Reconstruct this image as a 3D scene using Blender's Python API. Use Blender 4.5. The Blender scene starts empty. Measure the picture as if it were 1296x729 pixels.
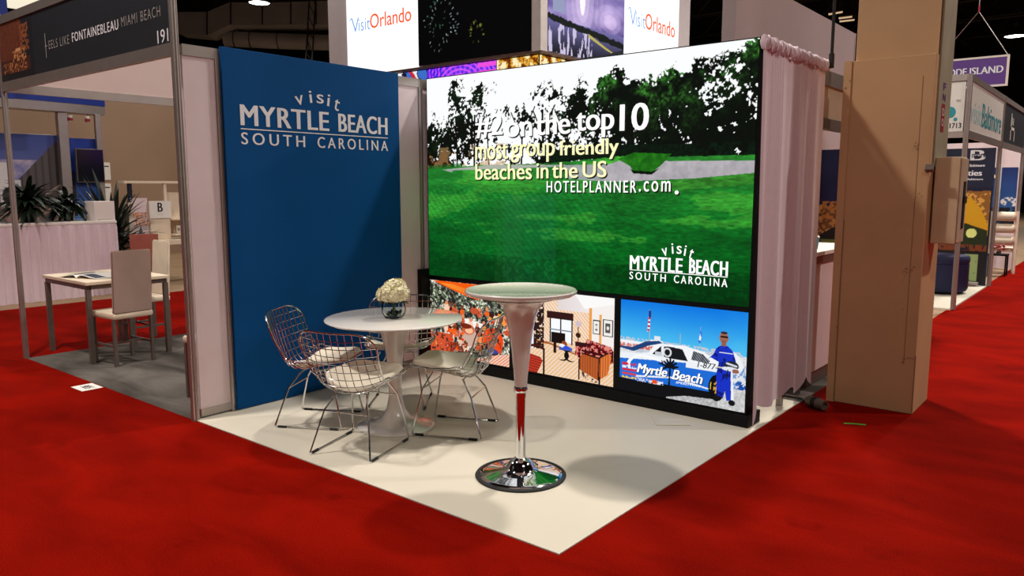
import bpy, bmesh, math, random
import numpy as np
from mathutils import Vector, Matrix

# ------------------------------------------------------------------ camera, world, lamps
SC = bpy.context.scene
COL = SC.collection
R = math.radians
CAM = Vector((4.874, -2.565, 1.583))
cd = bpy.data.cameras.new('camera'); cam = bpy.data.objects.new('camera', cd); COL.objects.link(cam)
cam.location = CAM
cam.rotation_euler = (R(90 - 7.518), 0, R(39.14))
cd.sensor_width = 36.0; cd.lens = 969.07 / 1296 * 36; cd.clip_end = 200
SC.camera = cam
vs = SC.view_settings
vs.view_transform = 'Standard'; vs.look = 'None'; vs.gamma = 1.0; vs.use_curve_mapping = False
vs.exposure = 0.0
W = bpy.data.worlds.new('ambient_fill'); SC.world = W; W.use_nodes = True
W.node_tree.nodes['Background'].inputs[0].default_value = (1.0, 0.85, 0.72, 1)
W.node_tree.nodes['Background'].inputs[1].default_value = 0.035  # weak warm ambient light, added as even fill


def overhead_light(x, y, z, power, col=(1.0, 0.93, 0.86), size=0.55, spread=160):
    ld = bpy.data.lights.new('high_bay_and_fill_light', 'AREA'); ld.shape = 'DISK'; ld.size = size
    ld.energy = power * 0.70; ld.color = col; ld.spread = R(spread)
    o = bpy.data.objects.new('high_bay_and_fill_light', ld); COL.objects.link(o); o.location = (x, y, z)
    return o


HB = [  # high-bay lamps seen or read from shadows; the rest unseen, added for general fill
    (-0.7, -1.7, 8.0, 560), (2.0, 5.4, 8.0, 640), (8.0, -1.0, 8.0, 230), (9.0, 7.0, 8.0, 600),
    (-8.5, -2.5, 8.0, 190), (-6.5, 5.5, 8.0, 200), (3.5, -9.5, 8.0, 190), (-5.0, -9.0, 8.0, 220),
    (12.0, -9.0, 8.0, 150), (4.2, 13.5, 8.0, 850), (5.5, 21.0, 8.0, 800), (-11.0, 6.0, 8.0, 230),
    (-5.0, 14.0, 8.0, 300), (-19.73, 13.57, 7.9, 420), (-14.0, 15.0, 8.0, 260), (0.165, 37.49, 7.9, 420)]
for a in HB:
    overhead_light(*a)


def at(px, py, depth):
    """Point seen at photograph pixel (px, py), depth metres in front of the camera."""
    M = cam.rotation_euler.to_matrix()
    f = 969.07
    return CAM + M @ (Vector(((px - 648) / f, -(py - 364.5) / f, -1.0)) * depth)


# ------------------------------------------------------------------ materials
def lin(c):
    return tuple(((v / 255) / 12.92 if v / 255 <= 0.04045 else ((v / 255 + 0.055) / 1.055) ** 2.4) for v in c)


def mat(name, srgb, rough=0.5, metal=0.0, var=0.06, scale=8.0, bump=0.0, bscale=60.0, spec=0.5, coat=0.0, sheen=0.0):
    m = bpy.data.materials.new(name); m.use_nodes = True
    nt = m.node_tree; b = nt.nodes['Principled BSDF']
    c = lin(srgb)
    b.inputs['Roughness'].default_value = rough; b.inputs['Metallic'].default_value = metal
    b.inputs['Specular IOR Level'].default_value = spec
    b.inputs['Coat Weight'].default_value = coat
    b.inputs['Sheen Weight'].default_value = sheen
    tc = nt.nodes.new('ShaderNodeTexCoord')
    n = nt.nodes.new('ShaderNodeTexNoise'); n.inputs['Scale'].default_value = scale; n.inputs['Detail'].default_value = 5
    nt.links.new(tc.outputs['Object'], n.inputs['Vector'])
    r = nt.nodes.new('ShaderNodeValToRGB')
    r.color_ramp.elements[0].position = 0.3; r.color_ramp.elements[1].position = 0.7
    r.color_ramp.elements[0].color = (*[max(0, v * (1 - var)) for v in c], 1)
    r.color_ramp.elements[1].color = (*[min(1, v * (1 + var)) for v in c], 1)
    nt.links.new(n.outputs['Fac'], r.inputs['Fac']); nt.links.new(r.outputs['Color'], b.inputs['Base Color'])
    if bump:
        n2 = nt.nodes.new('ShaderNodeTexNoise'); n2.inputs['Scale'].default_value = bscale; n2.inputs['Detail'].default_value = 3
        nt.links.new(tc.outputs['Object'], n2.inputs['Vector'])
        bp = nt.nodes.new('ShaderNodeBump'); bp.inputs['Strength'].default_value = bump; bp.inputs['Distance'].default_value = 0.01
        nt.links.new(n2.outputs['Fac'], bp.inputs['Height']); nt.links.new(bp.outputs['Normal'], b.inputs['Normal'])
    return m


def emis(name, srgb, strength=1.0):
    m = bpy.data.materials.new(name); m.use_nodes = True
    b = m.node_tree.nodes['Principled BSDF']
    b.inputs['Base Color'].default_value = (*[v * 0.2 for v in lin(srgb)], 1); b.inputs['Roughness'].default_value = 0.5
    b.inputs['Emission Color'].default_value = (*lin(srgb), 1); b.inputs['Emission Strength'].default_value = strength
    return m


def picmat(name, strength=None, rough=0.45):
    """colours from the picture's own colour attribute: printed graphic, or a lit screen when strength is given"""
    m = bpy.data.materials.new(name); m.use_nodes = True
    nt = m.node_tree; b = nt.nodes['Principled BSDF']; b.inputs['Roughness'].default_value = rough
    a = nt.nodes.new('ShaderNodeVertexColor'); a.layer_name = 'picture'
    if strength is None:
        nt.links.new(a.outputs['Color'], b.inputs['Base Color'])
    else:
        b.inputs['Base Color'].default_value = (0.003, 0.003, 0.003, 1); b.inputs['Specular IOR Level'].default_value = 0.02
        nt.links.new(a.outputs['Color'], b.inputs['Emission Color']); b.inputs['Emission Strength'].default_value = strength
    return m


def carpet(name, dark, light, stain=0.35):
    m = bpy.data.materials.new(name); m.use_nodes = True
    nt = m.node_tree; b = nt.nodes['Principled BSDF']
    b.inputs['Roughness'].default_value = 0.95; b.inputs['Specular IOR Level'].default_value = 0.02
    tc = nt.nodes.new('ShaderNodeTexCoord')
    def noise(s, det=4, dist=0.0, stretch=None):
        n = nt.nodes.new('ShaderNodeTexNoise'); n.inputs['Scale'].default_value = s; n.inputs['Detail'].default_value = det
        n.inputs['Distortion'].default_value = dist
        if stretch:
            mp = nt.nodes.new('ShaderNodeMapping'); mp.inputs['Scale'].default_value = stretch; mp.inputs['Rotation'].default_value = (0, 0, 0.35)
            nt.links.new(tc.outputs['Object'], mp.inputs['Vector']); nt.links.new(mp.outputs['Vector'], n.inputs['Vector'])
        else:
            nt.links.new(tc.outputs['Object'], n.inputs['Vector'])
        return n
    a = noise(1.3, 6, 0.6, (1.0, 2.4, 1.0)); f = noise(150, 2)
    r = nt.nodes.new('ShaderNodeValToRGB'); r.color_ramp.elements[0].position = 0.32; r.color_ramp.elements[1].position = 0.66
    r.color_ramp.elements[0].color = (*lin(dark), 1); r.color_ramp.elements[1].color = (*lin(light), 1)
    nt.links.new(a.outputs['Fac'], r.inputs['Fac'])
    s = noise(2.6, 3, 0.3); sr = nt.nodes.new('ShaderNodeValToRGB')
    sr.color_ramp.elements[0].position = 0.24; sr.color_ramp.elements[1].position = 0.36
    sr.color_ramp.elements[0].color = (1 - stain,) * 3 + (1,); sr.color_ramp.elements[1].color = (1, 1, 1, 1)
    nt.links.new(s.outputs['Fac'], sr.inputs['Fac'])
    fr = nt.nodes.new('ShaderNodeValToRGB'); fr.color_ramp.elements[0].position = 0.3; fr.color_ramp.elements[1].position = 0.7
    fr.color_ramp.elements[0].color = (0.72, 0.72, 0.72, 1); fr.color_ramp.elements[1].color = (1.15, 1.15, 1.15, 1)
    nt.links.new(f.outputs['Fac'], fr.inputs['Fac'])
    x1 = nt.nodes.new('ShaderNodeMixRGB'); x1.blend_type = 'MULTIPLY'; x1.inputs[0].default_value = 1
    x2 = nt.nodes.new('ShaderNodeMixRGB'); x2.blend_type = 'MULTIPLY'; x2.inputs[0].default_value = 1
    nt.links.new(r.outputs['Color'], x1.inputs[1]); nt.links.new(sr.outputs['Color'], x1.inputs[2])
    nt.links.new(x1.outputs['Color'], x2.inputs[1]); nt.links.new(fr.outputs['Color'], x2.inputs[2])
    nt.links.new(x2.outputs['Color'], b.inputs['Base Color'])
    bp = nt.nodes.new('ShaderNodeBump'); bp.inputs['Strength'].default_value = 0.4; bp.inputs['Distance'].default_value = 0.004
    nt.links.new(f.outputs['Fac'], bp.inputs['Height']); nt.links.new(bp.outputs['Normal'], b.inputs['Normal'])
    return m


def glassmat(name, tint=(0.97, 0.99, 0.98)):
    """thin clear glass: see-through, mirroring at grazing angles"""
    m = bpy.data.materials.new(name); m.use_nodes = True
    nt = m.node_tree; nt.nodes.remove(nt.nodes['Principled BSDF']); out = nt.nodes['Material Output']
    tr = nt.nodes.new('ShaderNodeBsdfTransparent'); tr.inputs[0].default_value = (*tint, 1)
    gl = nt.nodes.new('ShaderNodeBsdfGlossy'); gl.inputs['Roughness'].default_value = 0.03
    lw = nt.nodes.new('ShaderNodeLayerWeight'); lw.inputs[0].default_value = 0.08
    mx = nt.nodes.new('ShaderNodeMixShader')
    nt.links.new(lw.outputs['Fresnel'], mx.inputs[0]); nt.links.new(tr.outputs[0], mx.inputs[1]); nt.links.new(gl.outputs[0], mx.inputs[2]); nt.links.new(mx.outputs[0], out.inputs['Surface'])
    return m


M = dict(
    red=carpet('red_carpet', (112, 9, 2), (138, 14, 3)),
    grey=carpet('grey_carpet', (66, 62, 58), (112, 106, 100), 0.3),
    beige=mat('beige_hall_floor', (150, 122, 92), 0.6, var=0.1, scale=2),
    vinyl=mat('white_vinyl_floor', (216, 208, 190), 0.42, var=0.025, scale=1.5, spec=0.35),
    panel=mat('white_partition_laminate', (226, 206, 208), 0.55, var=0.02),
    alu=mat('aluminium_extrusion', (176, 166, 160), 0.38, 0.75, 0.05),
    steel=mat('grey_powder_coated_metal', (120, 108, 100), 0.45, 0.5),
    blue=mat('deep_blue_graphic', (0, 74, 134), 0.7, var=0.03, scale=3, spec=0.12),
    white=mat('white_gloss_lacquer', (226, 220, 212), 0.22, var=0.01, coat=1.0, spec=0.7),
    whitem=mat('white_matt_paint', (232, 222, 214), 0.6, var=0.02),
    print_white=mat('white_print', (236, 236, 240), 0.55, var=0.01),
    chrome=mat('polished_chrome', (225, 225, 228), 0.06, 1.0, 0.01),
    wire=mat('chromed_wire', (205, 203, 202), 0.14, 1.0, 0.02),
    rubber=mat('black_rubber', (22, 22, 22), 0.7),
    cream=mat('cream_vinyl_cushion', (226, 216, 196), 0.5, var=0.03, scale=12),
    black=mat('black_cabinet', (9, 9, 10), 0.6, var=0.1, spec=0.2),
    cloth=mat('white_drape_cloth', (222, 200, 208), 0.85, var=0.03, scale=30, sheen=0.3),
    tan=mat('tan_painted_board', (196, 156, 112), 0.7, var=0.06, scale=2.2, bump=0.06, bscale=14),
    tand=mat('tan_board_edge', (150, 116, 84), 0.7, var=0.12, scale=6),
    greenish=mat('grey_green_paint', (152, 144, 120), 0.65, var=0.12, scale=5),
    pinkgrey=mat('mauve_grey_hardwall', (170, 150, 150), 0.8, var=0.03, scale=3),
    hall=mat('dark_hall_paint', (26, 22, 22), 0.9, var=0.25, scale=1.2),
    duct=mat('galvanised_duct', (172, 172, 176), 0.5, 0.0, 0.15, 0.7),
    beigewall=mat('beige_hall_wall', (158, 130, 106), 0.8, var=0.05, scale=1.2),
    navy=mat('navy_print', (10, 22, 52), 0.5),
    slate=mat('slate_header_print', (26, 30, 38), 0.5, var=0.15),
    purple=mat('purple_sign_print', (92, 52, 136), 0.5, var=0.03),
    teal=mat('teal_print', (28, 130, 138), 0.5),
    paleteal=mat('pale_teal_print', (150, 196, 196), 0.5),
    greyprint=mat('pale_grey_print', (196, 194, 186), 0.55, var=0.04),
    inkblack=mat('black_ink', (18, 18, 20), 0.6),
    orangeprint=mat('orange_print', (214, 128, 36), 0.55),
    leaf=mat('dark_green_leaf', (24, 38, 24), 0.42, var=0.4, scale=9),
    stem=mat('green_stem', (70, 96, 48), 0.5, var=0.2),
    petal=mat('ivory_petal', (240, 232, 192), 0.65, var=0.06, scale=20),
    glass=glassmat('clear_glass'),
    soil=mat('potting_soil', (40, 30, 24), 0.95, var=0.3),
    cover=mat('taupe_chair_cover', (186, 160, 146), 0.8, var=0.05, scale=6, bump=0.1, bscale=8),
    coverw=mat('ivory_chair_cover', (224, 208, 186), 0.8, var=0.04, scale=6),
    rust=mat('rust_red_chair_cover', (150, 78, 62), 0.8, var=0.1),
    cordgrey=mat('grey_plastic_connector', (96, 88, 74), 0.6, var=0.2, scale=30),
    greentape=mat('green_tape', (6, 176, 56), 0.5),
    pagewhite=mat('paper', (236, 230, 222), 0.7, var=0.02),
    royal=mat('royal_blue_vinyl', (10, 50, 150), 0.5, var=0.05),
    navyfab=mat('navy_upholstery', (14, 24, 66), 0.7, var=0.15),
    stickerred=mat('red_sticker_print', (150, 40, 50), 0.5),
    lampcan=mat('lamp_housing', (60, 58, 56), 0.5, 0.4),
    woodl=mat('pale_laminate', (232, 214, 188), 0.5, var=0.03),
)
E_WHITE = emis('lit_white', (255, 255, 255), 1.05)
E_LAMP = emis('lamp_lens', (255, 240, 232), 14.0)
E_TEXT = emis('screen_white_pixels', (255, 255, 255), 1.05)
E_CREAM = emis('screen_cream_pixels', (250, 246, 190), 1.0)
E_SHADOW = emis('screen_black_pixels', (14, 16, 12), 0.3)
E_BLUE = emis('lit_blue_pixels', (70, 150, 225), 0.95)
E_ORANGE = emis('lit_orange_pixels', (240, 84, 20), 1.0)
SCREEN = picmat('led_pixels', 1.0)
PRINT = picmat('printed_picture')


# ------------------------------------------------------------------ object helpers
def tag(o, label=None, cat=None, group=None, kind=None):
    if label: o['label'] = label
    if cat: o['category'] = cat
    if group: o['group'] = group
    if kind: o['kind'] = kind
    return o


def thing(name, label, cat, loc=(0, 0, 0), rz=0.0, group=None):
    o = bpy.data.objects.new(name, None); COL.objects.link(o); o.empty_display_size = 0.1
    o.location = loc; o.rotation_euler = (0, 0, rz)
    return tag(o, label, cat, group)


def obj(name, bm, m, parent=None, smooth=False, label=None):
    me = bpy.data.meshes.new(name)
    if isinstance(bm, tuple):
        me.from_pydata(bm[0], [], bm[1])
    else:
        bmesh.ops.recalc_face_normals(bm, faces=bm.faces[:]) if smooth != 'keep' else None
        bm.to_mesh(me); bm.free()
    if smooth:
        for p in me.polygons: p.use_smooth = True
        me.set_sharp_from_angle(angle=R(42))
    me.materials.append(m)
    o = bpy.data.objects.new(name, me); COL.objects.link(o)
    if parent: o.parent = parent
    if label: o['label'] = label
    return o


def copy_tree(o, parent=None):
    c = o.copy(); COL.objects.link(c)
    if parent: c.parent = parent
    for ch in list(o.children): copy_tree(ch, c)
    return c


def B():
    return bmesh.new()


def box(bm, x0, x1, y0, y1, z0, z1, mtx=None, bev=0.0):
    x0, x1 = min(x0, x1), max(x0, x1); y0, y1 = min(y0, y1), max(y0, y1); z0, z1 = min(z0, z1), max(z0, z1)
    vs_ = [bm.verts.new(p) for p in ((x0, y0, z0), (x1, y0, z0), (x1, y1, z0), (x0, y1, z0), (x0, y0, z1), (x1, y0, z1), (x1, y1, z1), (x0, y1, z1))]
    fs = [bm.faces.new([vs_[i] for i in f]) for f in ((3, 2, 1, 0), (4, 5, 6, 7), (0, 1, 5, 4), (1, 2, 6, 5), (2, 3, 7, 6), (3, 0, 4, 7))]
    if bev:
        es = list({e for f in fs for e in f.edges})
        r = bmesh.ops.bevel(bm, geom=es, offset=bev, segments=2, profile=0.5, affect='EDGES')
        vs_ = list({v for f in r['faces'] for v in f.verts})
    if mtx is not None:
        bmesh.ops.transform(bm, matrix=mtx, verts=vs_)
    return bm


def tube(bm, pts, r, seg=6, closed=False):
    pts = [Vector(p) for p in pts]; n = len(pts)
    rs = r if isinstance(r, (list, tuple)) else [r] * n
    rings = []; up = None
    for i in range(n):
        a = pts[i - 1] if (i > 0 or closed) else pts[i]
        c = pts[(i + 1) % n] if (i < n - 1 or closed) else pts[i]
        d = (c - a)
        if d.length < 1e-9: d = Vector((0, 0, 1))
        d.normalize()
        if up is None:
            up = Vector((0, 0, 1)) if abs(d.z) < 0.9 else Vector((1, 0, 0))
        s = d.cross(up)
        if s.length < 1e-6: s = d.orthogonal()
        s.normalize(); up = s.cross(d).normalized()
        rings.append([bm.verts.new(pts[i] + (s * math.cos(2 * math.pi * k / seg) + up * math.sin(2 * math.pi * k / seg)) * rs[i]) for k in range(seg)])
    for i in range(n if closed else n - 1):
        A, C = rings[i], rings[(i + 1) % n]
        for k in range(seg):
            bm.faces.new((A[k], A[(k + 1) % seg], C[(k + 1) % seg], C[k]))
    if not closed:
        bm.faces.new(rings[0][::-1]); bm.faces.new(rings[-1])
    return bm


def lathe(bm, prof, seg=48, cx=0, cy=0):
    rings = []
    for r, z in prof:
        if r < 1e-6: rings.append([bm.verts.new((cx, cy, z))])
        else: rings.append([bm.verts.new((cx + r * math.cos(2 * math.pi * k / seg), cy + r * math.sin(2 * math.pi * k / seg), z)) for k in range(seg)])
    for A, C in zip(rings, rings[1:]):
        for k in range(seg):
            k2 = (k + 1) % seg
            if len(A) == 1 and len(C) == 1: continue
            if len(A) == 1: bm.faces.new((A[0], C[k2], C[k]))
            elif len(C) == 1: bm.faces.new((A[k], A[k2], C[0]))
            else: bm.faces.new((A[k], A[k2], C[k2], C[k]))
    return bm


def prism(bm, poly, vec):
    """closed prism: polygon of 3-D points swept along vec"""
    vec = Vector(vec)
    a = [bm.verts.new(p) for p in poly]; b = [bm.verts.new(Vector(p) + vec) for p in poly]
    bm.faces.new(a); bm.faces.new(b[::-1])
    n = len(a)
    for i in range(n): bm.faces.new((a[i], b[i], b[(i + 1) % n], a[(i + 1) % n]))
    return bm


def smoothpath(pts, n=8):
    P = [Vector(p) for p in pts]; out = []
    for i in range(len(P) - 1):
        p0 = P[max(i - 1, 0)]; p1 = P[i]; p2 = P[i + 1]; p3 = P[min(i + 2, len(P) - 1)]
        for k in range(n):
            t = k / n
            out.append(0.5 * ((2 * p1) + (-p0 + p2) * t + (2 * p0 - 5 * p1 + 4 * p2 - p3) * t * t + (-p0 + 3 * p1 - 3 * p2 + p3) * t ** 3))
    out.append(P[-1]); return out


# ------------------------------------------------------------------ lettering
_tc = {}


def text_geo(s, bold=0.0, space=1.0, shear=0.0):
    k = (s, bold, space, shear)
    if k in _tc: return _tc[k]
    cu = bpy.data.curves.new('lettering_curve', 'FONT'); cu.body = s; cu.size = 1; cu.offset = bold
    cu.space_character = space; cu.shear = shear; cu.resolution_u = 4
    o = bpy.data.objects.new('lettering_curve', cu); COL.objects.link(o)
    bpy.context.view_layer.update()
    me = bpy.data.meshes.new_from_object(o.evaluated_get(bpy.context.evaluated_depsgraph_get()))
    v = [(a.co.x, a.co.y) for a in me.vertices]; f = [tuple(p.vertices) for p in me.polygons]
    bpy.data.objects.remove(o); bpy.data.curves.remove(cu); bpy.data.meshes.remove(me)
    xs = [a[0] for a in v]; ys = [a[1] for a in v]
    x0, x1, y0, y1 = min(xs), max(xs), min(ys), max(ys)
    v = [((a - x0) / (x1 - x0), (b - y0) / (y1 - y0)) for a, b in v]
    _tc[k] = (v, f, (x1 - x0) / (y1 - y0)); return _tc[k]


class Plane:
    """a flat surface to letter on: origin, right and up axes"""
    def __init__(s, O, ux, uy=(0, 0, 1)):
        s.O = Vector(O); s.ux = Vector(ux).normalized(); s.uy = Vector(uy).normalized(); s.n = s.ux.cross(s.uy)
    def p(s, u, v, off=0.0):
        return s.O + s.ux * u + s.uy * v + s.n * off


def put(verts, faces, pl, s, u0, u1, v0, v1, bold=0.0, space=1.0, shear=0.0, off=0.002, rot=0.0):
    g = (v1 - v0) / 0.72 * max(0, bold) * 0.85      # heavier strokes: the same glyphs again, a hair to each side
    v, f, asp = text_geo(s, min(bold, 0), space, shear)
    cu, cv = (u0 + u1) / 2, (v0 + v1) / 2
    for sh in ((0,) if g < 1e-6 else (-g, 0, g)):
        n = len(verts)
        for a, b in v:
            x, y = (a - 0.5) * (u1 - u0 - 2 * g) + sh, (b - 0.5) * (v1 - v0)
            verts.append(pl.p(cu + x * math.cos(rot) - y * math.sin(rot), cv + x * math.sin(rot) + y * math.cos(rot), off + sh / max(g, 1e-6) * 0.0001))
        faces.extend(tuple(i + n for i in q) for q in f)


def letters(name, pl, items, m, parent, off=0.002, **kw):
    V, F = [], []
    for it in items:
        k = dict(kw); k.update(it[5] if len(it) > 5 else {})
        put(V, F, pl, *it[:5], off=off, **k)
    return obj(name, (V, F), m, parent)


def quad(V, F, pl, u0, u1, v0, v1, off=0.002, skew=0.0):
    n = len(V)
    V += [pl.p(u0, v0, off), pl.p(u1, v0 + skew, off), pl.p(u1, v1 + skew, off), pl.p(u0, v1, off)]; F.append((n, n + 1, n + 2, n + 3))


def logo(pl, parent, m, u0, u1, vm0, vm1, vl0, vl1, vs0, vs1, uv0, uv1, vv0, vv1, off=0.002):
    """the three-line place logo: arched word, bold line, rule, spaced line"""
    V, F = [], []
    w = uv1 - uv0; h = vv1 - vv0; lw = [0.17, 0.055, 0.15, 0.055, 0.12]; xs = [0.10, 0.33, 0.53, 0.71, 0.89]; rots = [0.25, 0.10, 0.0, -0.14, -0.28]
    for ch, x, r, l in zip('visit', xs, rots, lw):
        tall = ch in 'it'; hh = h * (0.60 if tall else 0.46)
        yb = vv0 + h * (0.36 - 1.5 * (x - 0.45) ** 2)
        put(V, F, pl, ch, uv0 + w * x - w * l / 2, uv0 + w * x + w * l / 2, yb, yb + hh, bold=0.012, rot=r, off=off)
    k = (u1 - u0)
    put(V, F, pl, 'MYRTLE', u0, u0 + k * 0.56, vm0, vm1, bold=0.035, space=1.08, off=off)
    put(V, F, pl, 'BEACH', u0 + k * 0.625, u1, vm0, vm1, bold=0.035, space=1.08, off=off)
    put(V, F, pl, 'SOUTH', u0, u0 + k * 0.392, vs0, vs1, bold=0.018, space=1.45, off=off)
    put(V, F, pl, 'CAROLINA', u0 + k * 0.475, u1, vs0, vs1, bold=0.018, space=1.45, off=off)
    quad(V, F, pl, u0, u1, vl0, vl1, off)
    return obj('lettering', (V, F), m, parent)


# ------------------------------------------------------------------ pictures (painted on a fine colour grid)
def _hash(ix, iy, seed):
    n = (ix.astype(np.int64) * 374761393 + iy.astype(np.int64) * 668265263 + seed * 974634533) & 0x7fffffff
    n = ((n ^ (n >> 13)) * 1274126177) & 0x7fffffff
    return ((n ^ (n >> 16)) & 0xffff) / 65535.0


def vnoise(x, y, seed=0):
    ix = np.floor(x); iy = np.floor(y); fx = x - ix; fy = y - iy
    fx = fx * fx * (3 - 2 * fx); fy = fy * fy * (3 - 2 * fy)
    a = _hash(ix, iy, seed); b = _hash(ix + 1, iy, seed); c = _hash(ix, iy + 1, seed); d = _hash(ix + 1, iy + 1, seed)
    return (a * (1 - fx) + b * fx) * (1 - fy) + (c * (1 - fx) + d * fx) * fy


def fbm(x, y, seed=0, o=4):
    s = 0; t = 0; a = 1.0
    for i in range(o):
        s = s + a * vnoise(x * 2 ** i, y * 2 ** i, seed + i * 17); t += a; a *= 0.55
    return s / t


class Pic:
    def __init__(s, w, h, nx, ny):
        s.w, s.h, s.nx, s.ny = w, h, nx, ny
        u, v = np.meshgrid(np.linspace(0, 1, nx), np.linspace(0, 1, ny)); s.U, s.V = u, v; s.a = w / h
        s.C = np.zeros((ny, nx, 3))
    def fill(s, mask, col, al=1.0):
        m = (mask * 1.0 if mask.dtype == bool else mask)[..., None] * al
        s.C = s.C * (1 - m) + np.array(col, float) * m if not isinstance(col, np.ndarray) or col.ndim == 1 else s.C * (1 - m) + col * m
    def grad(s, mask, t, c0, c1):
        t = np.clip(t, 0, 1)[..., None]; s.fill(mask, np.array(c0, float) * (1 - t) + np.array(c1, float) * t)
    def poly(s, pts):
        m = np.zeros(s.U.shape, bool); n = len(pts)
        for i in range(n):
            x0, y0 = pts[i]; x1, y1 = pts[(i + 1) % n]
            if y0 == y1: continue
            c = ((s.V >= min(y0, y1)) & (s.V < max(y0, y1)))
            m ^= c & (s.U < x0 + (s.V - y0) / (y1 - y0) * (x1 - x0))
        return m
    def ell(s, cx, cy, rx, ry):
        return ((s.U - cx) / rx) ** 2 + ((s.V - cy) / ry) ** 2 < 1
    def line(s, x0, y0, x1, y1, w):
        ax, ay = x0 * s.a, y0; bx, by = x1 * s.a, y1; px, py = s.U * s.a, s.V
        dx, dy = bx - ax, by - ay; t = np.clip(((px - ax) * dx + (py - ay) * dy) / (dx * dx + dy * dy + 1e-12), 0, 1)
        return np.hypot(px - ax - t * dx, py - ay - t * dy) < w
    def rect(s, x0, x1, y0, y1):
        return (s.U >= x0) & (s.U <= x1) & (s.V >= y0) & (s.V <= y1)
    def N(s, k, seed=0, o=4, sx=1.0, sy=1.0):
        return fbm(s.U * s.a * k * sx, s.V * k * sy, seed, o)
    def build(s, name, pl, m, parent, u0=0.0, v0=0.0, off=0.001, label=None):
        nx, ny = s.nx, s.ny; O = pl.p(u0, v0, off)
        P = (np.array(O)[None, None] + s.U[..., None] * s.w * np.array(pl.ux) + s.V[..., None] * s.h * np.array(pl.uy)).reshape(-1, 3)
        idx = np.arange(nx * ny).reshape(ny, nx)
        F = np.stack([idx[:-1, :-1], idx[:-1, 1:], idx[1:, 1:], idx[1:, :-1]], -1).reshape(-1, 4)
        me = bpy.data.meshes.new(name)
        me.vertices.add(len(P)); me.vertices.foreach_set('co', P.ravel())
        me.loops.add(F.size); me.loops.foreach_set('vertex_index', F.ravel().astype(np.int32))
        me.polygons.add(len(F)); me.polygons.foreach_set('loop_start', np.arange(0, F.size, 4, dtype=np.int32))
        me.update(calc_edges=True)
        c = np.clip(s.C.reshape(-1, 3) / 255, 0, 1)
        c = np.where(c <= 0.04045, c / 12.92, ((c + 0.055) / 1.055) ** 2.4)
        ca = me.color_attributes.new('picture', 'FLOAT_COLOR', 'POINT')
        ca.data.foreach_set('color', np.concatenate([c, np.ones((len(c), 1))], 1).ravel().astype(np.float32))
        me.materials.append(m)
        o = bpy.data.objects.new(name, me); COL.objects.link(o)
        if parent: o.parent = parent
        if label: o['label'] = label
        return o


def interp(U, pts):
    return np.interp(U, [p[0] for p in pts], [p[1] for p in pts])


# ================================================================== THE SETTING
def struct(name, bm, m, parent=None):
    return tag(obj(name, bm, m, parent), kind='structure')


struct('floor', box(B(), -45, 25, -25, 55, -0.30, -0.012), M['beige'])
b = B(); box(b, -30, 20, -16, 0, -0.2, 0.0); box(b, -6.42, -3.05, 0, 22, -0.2, 0.0); box(b, 3.05, 9.5, 0, 50, -0.2, 0.0)
struct('floor_red_carpet', b, M['red'])
b = B(); box(b, -3.05, 0, 0, 7, -0.2, 0.001); box(b, 0, 3.05, 3.05, 7.2, -0.2, 0.001)
struct('floor_grey_carpet', b, M['grey'])
struct('floor_white_vinyl', box(B(), 0, 3.05, 0, 3.05, -0.2, 0.006), M['vinyl'])
struct('floor_pale_platform', box(B(), -3, 3.1, 8.6, 11.65, -0.2, 0.02), M['vinyl'])
struct('ceiling', box(B(), -45, 25, -25, 55, 11.5, 11.8), M['hall'])
struct('wall_back', box(B(), -45, 25, 54.5, 55, -0.3, 11.8), M['hall'])
struct('wall_left', box(B(), -45, -44.5, -25, 54.5, -0.3, 11.8), M['hall'])
struct('wall_side', box(B(), -13.6, -13.2, -6, 8.6, -0.012, 3.7), M['beigewall'])

# ================================================================== MAIN BOOTH: side wall
t = thing('partition_wall', 'white partition wall with aluminium posts carrying the tall blue panel', 'wall', (0, 1.5, 0))
t_o = Vector(t.location)


def loc(bm, o):  # shift world-built geometry into its thing's own frame
    bmesh.ops.transform(bm, matrix=Matrix.Translation(-Vector(o.location)), verts=bm.verts[:]); return bm


for y0, y1 in ((0.045, 0.27), (0.31, 1.02), (1.06, 2.15), (2.19, 3.01)):
    obj('panel', loc(box(B(), -0.025, -0.003, y0, y1, 0.07, 2.43), t), M['panel'], t)
    b = B(); box(b, -0.03, 0.004, y0, y1, 0.02, 0.07); obj('rail', loc(b, t), M['alu'], t)
    b = B(); box(b, -0.03, 0.006, y0, y1, 2.43, 2.50); obj('rail', loc(b, t), M['alu'], t)


def octo_post(x, y, z1, z0=0.0, r=0.022):
    bm = lathe(B(), [(0, z0), (r, z0), (r, z1), (0, z1)], 8, x, y)
    for k in range(4):
        a = math.pi / 4 + k * math.pi / 2
        box(bm, -0.004, 0.004, -0.004, 0.004, z0, z1 - 0.001, Matrix.Translation((x + r * math.cos(a), y + r * math.sin(a), 0)))
    return bm


for y, z1 in ((0.29, 2.5), (1.04, 2.5), (2.17, 2.5), (3.03, 2.5)):
    obj('post', loc(octo_post(-0.012, y, z1), t), M['alu'], t)

t = thing('wall_sign', 'tall deep blue wall panel with white lettering behind the wire chairs', 'sign', (0.02, 1.1, 0))
obj('board', loc(box(B(), 0.006, 0.030, 0.302, 1.894, 0.012, 2.515, bev=0.002), t), M['blue'], t)
pl = Plane((0.030 - 0.02, 0 - 1.1, 0), (0, 1, 0))
logo(pl, t, M['print_white'], 0.424, 1.764, 2.006, 2.146, 1.978, 1.985, 1.876, 1.958, 0.87, 1.30, 2.155, 2.30)

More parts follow.
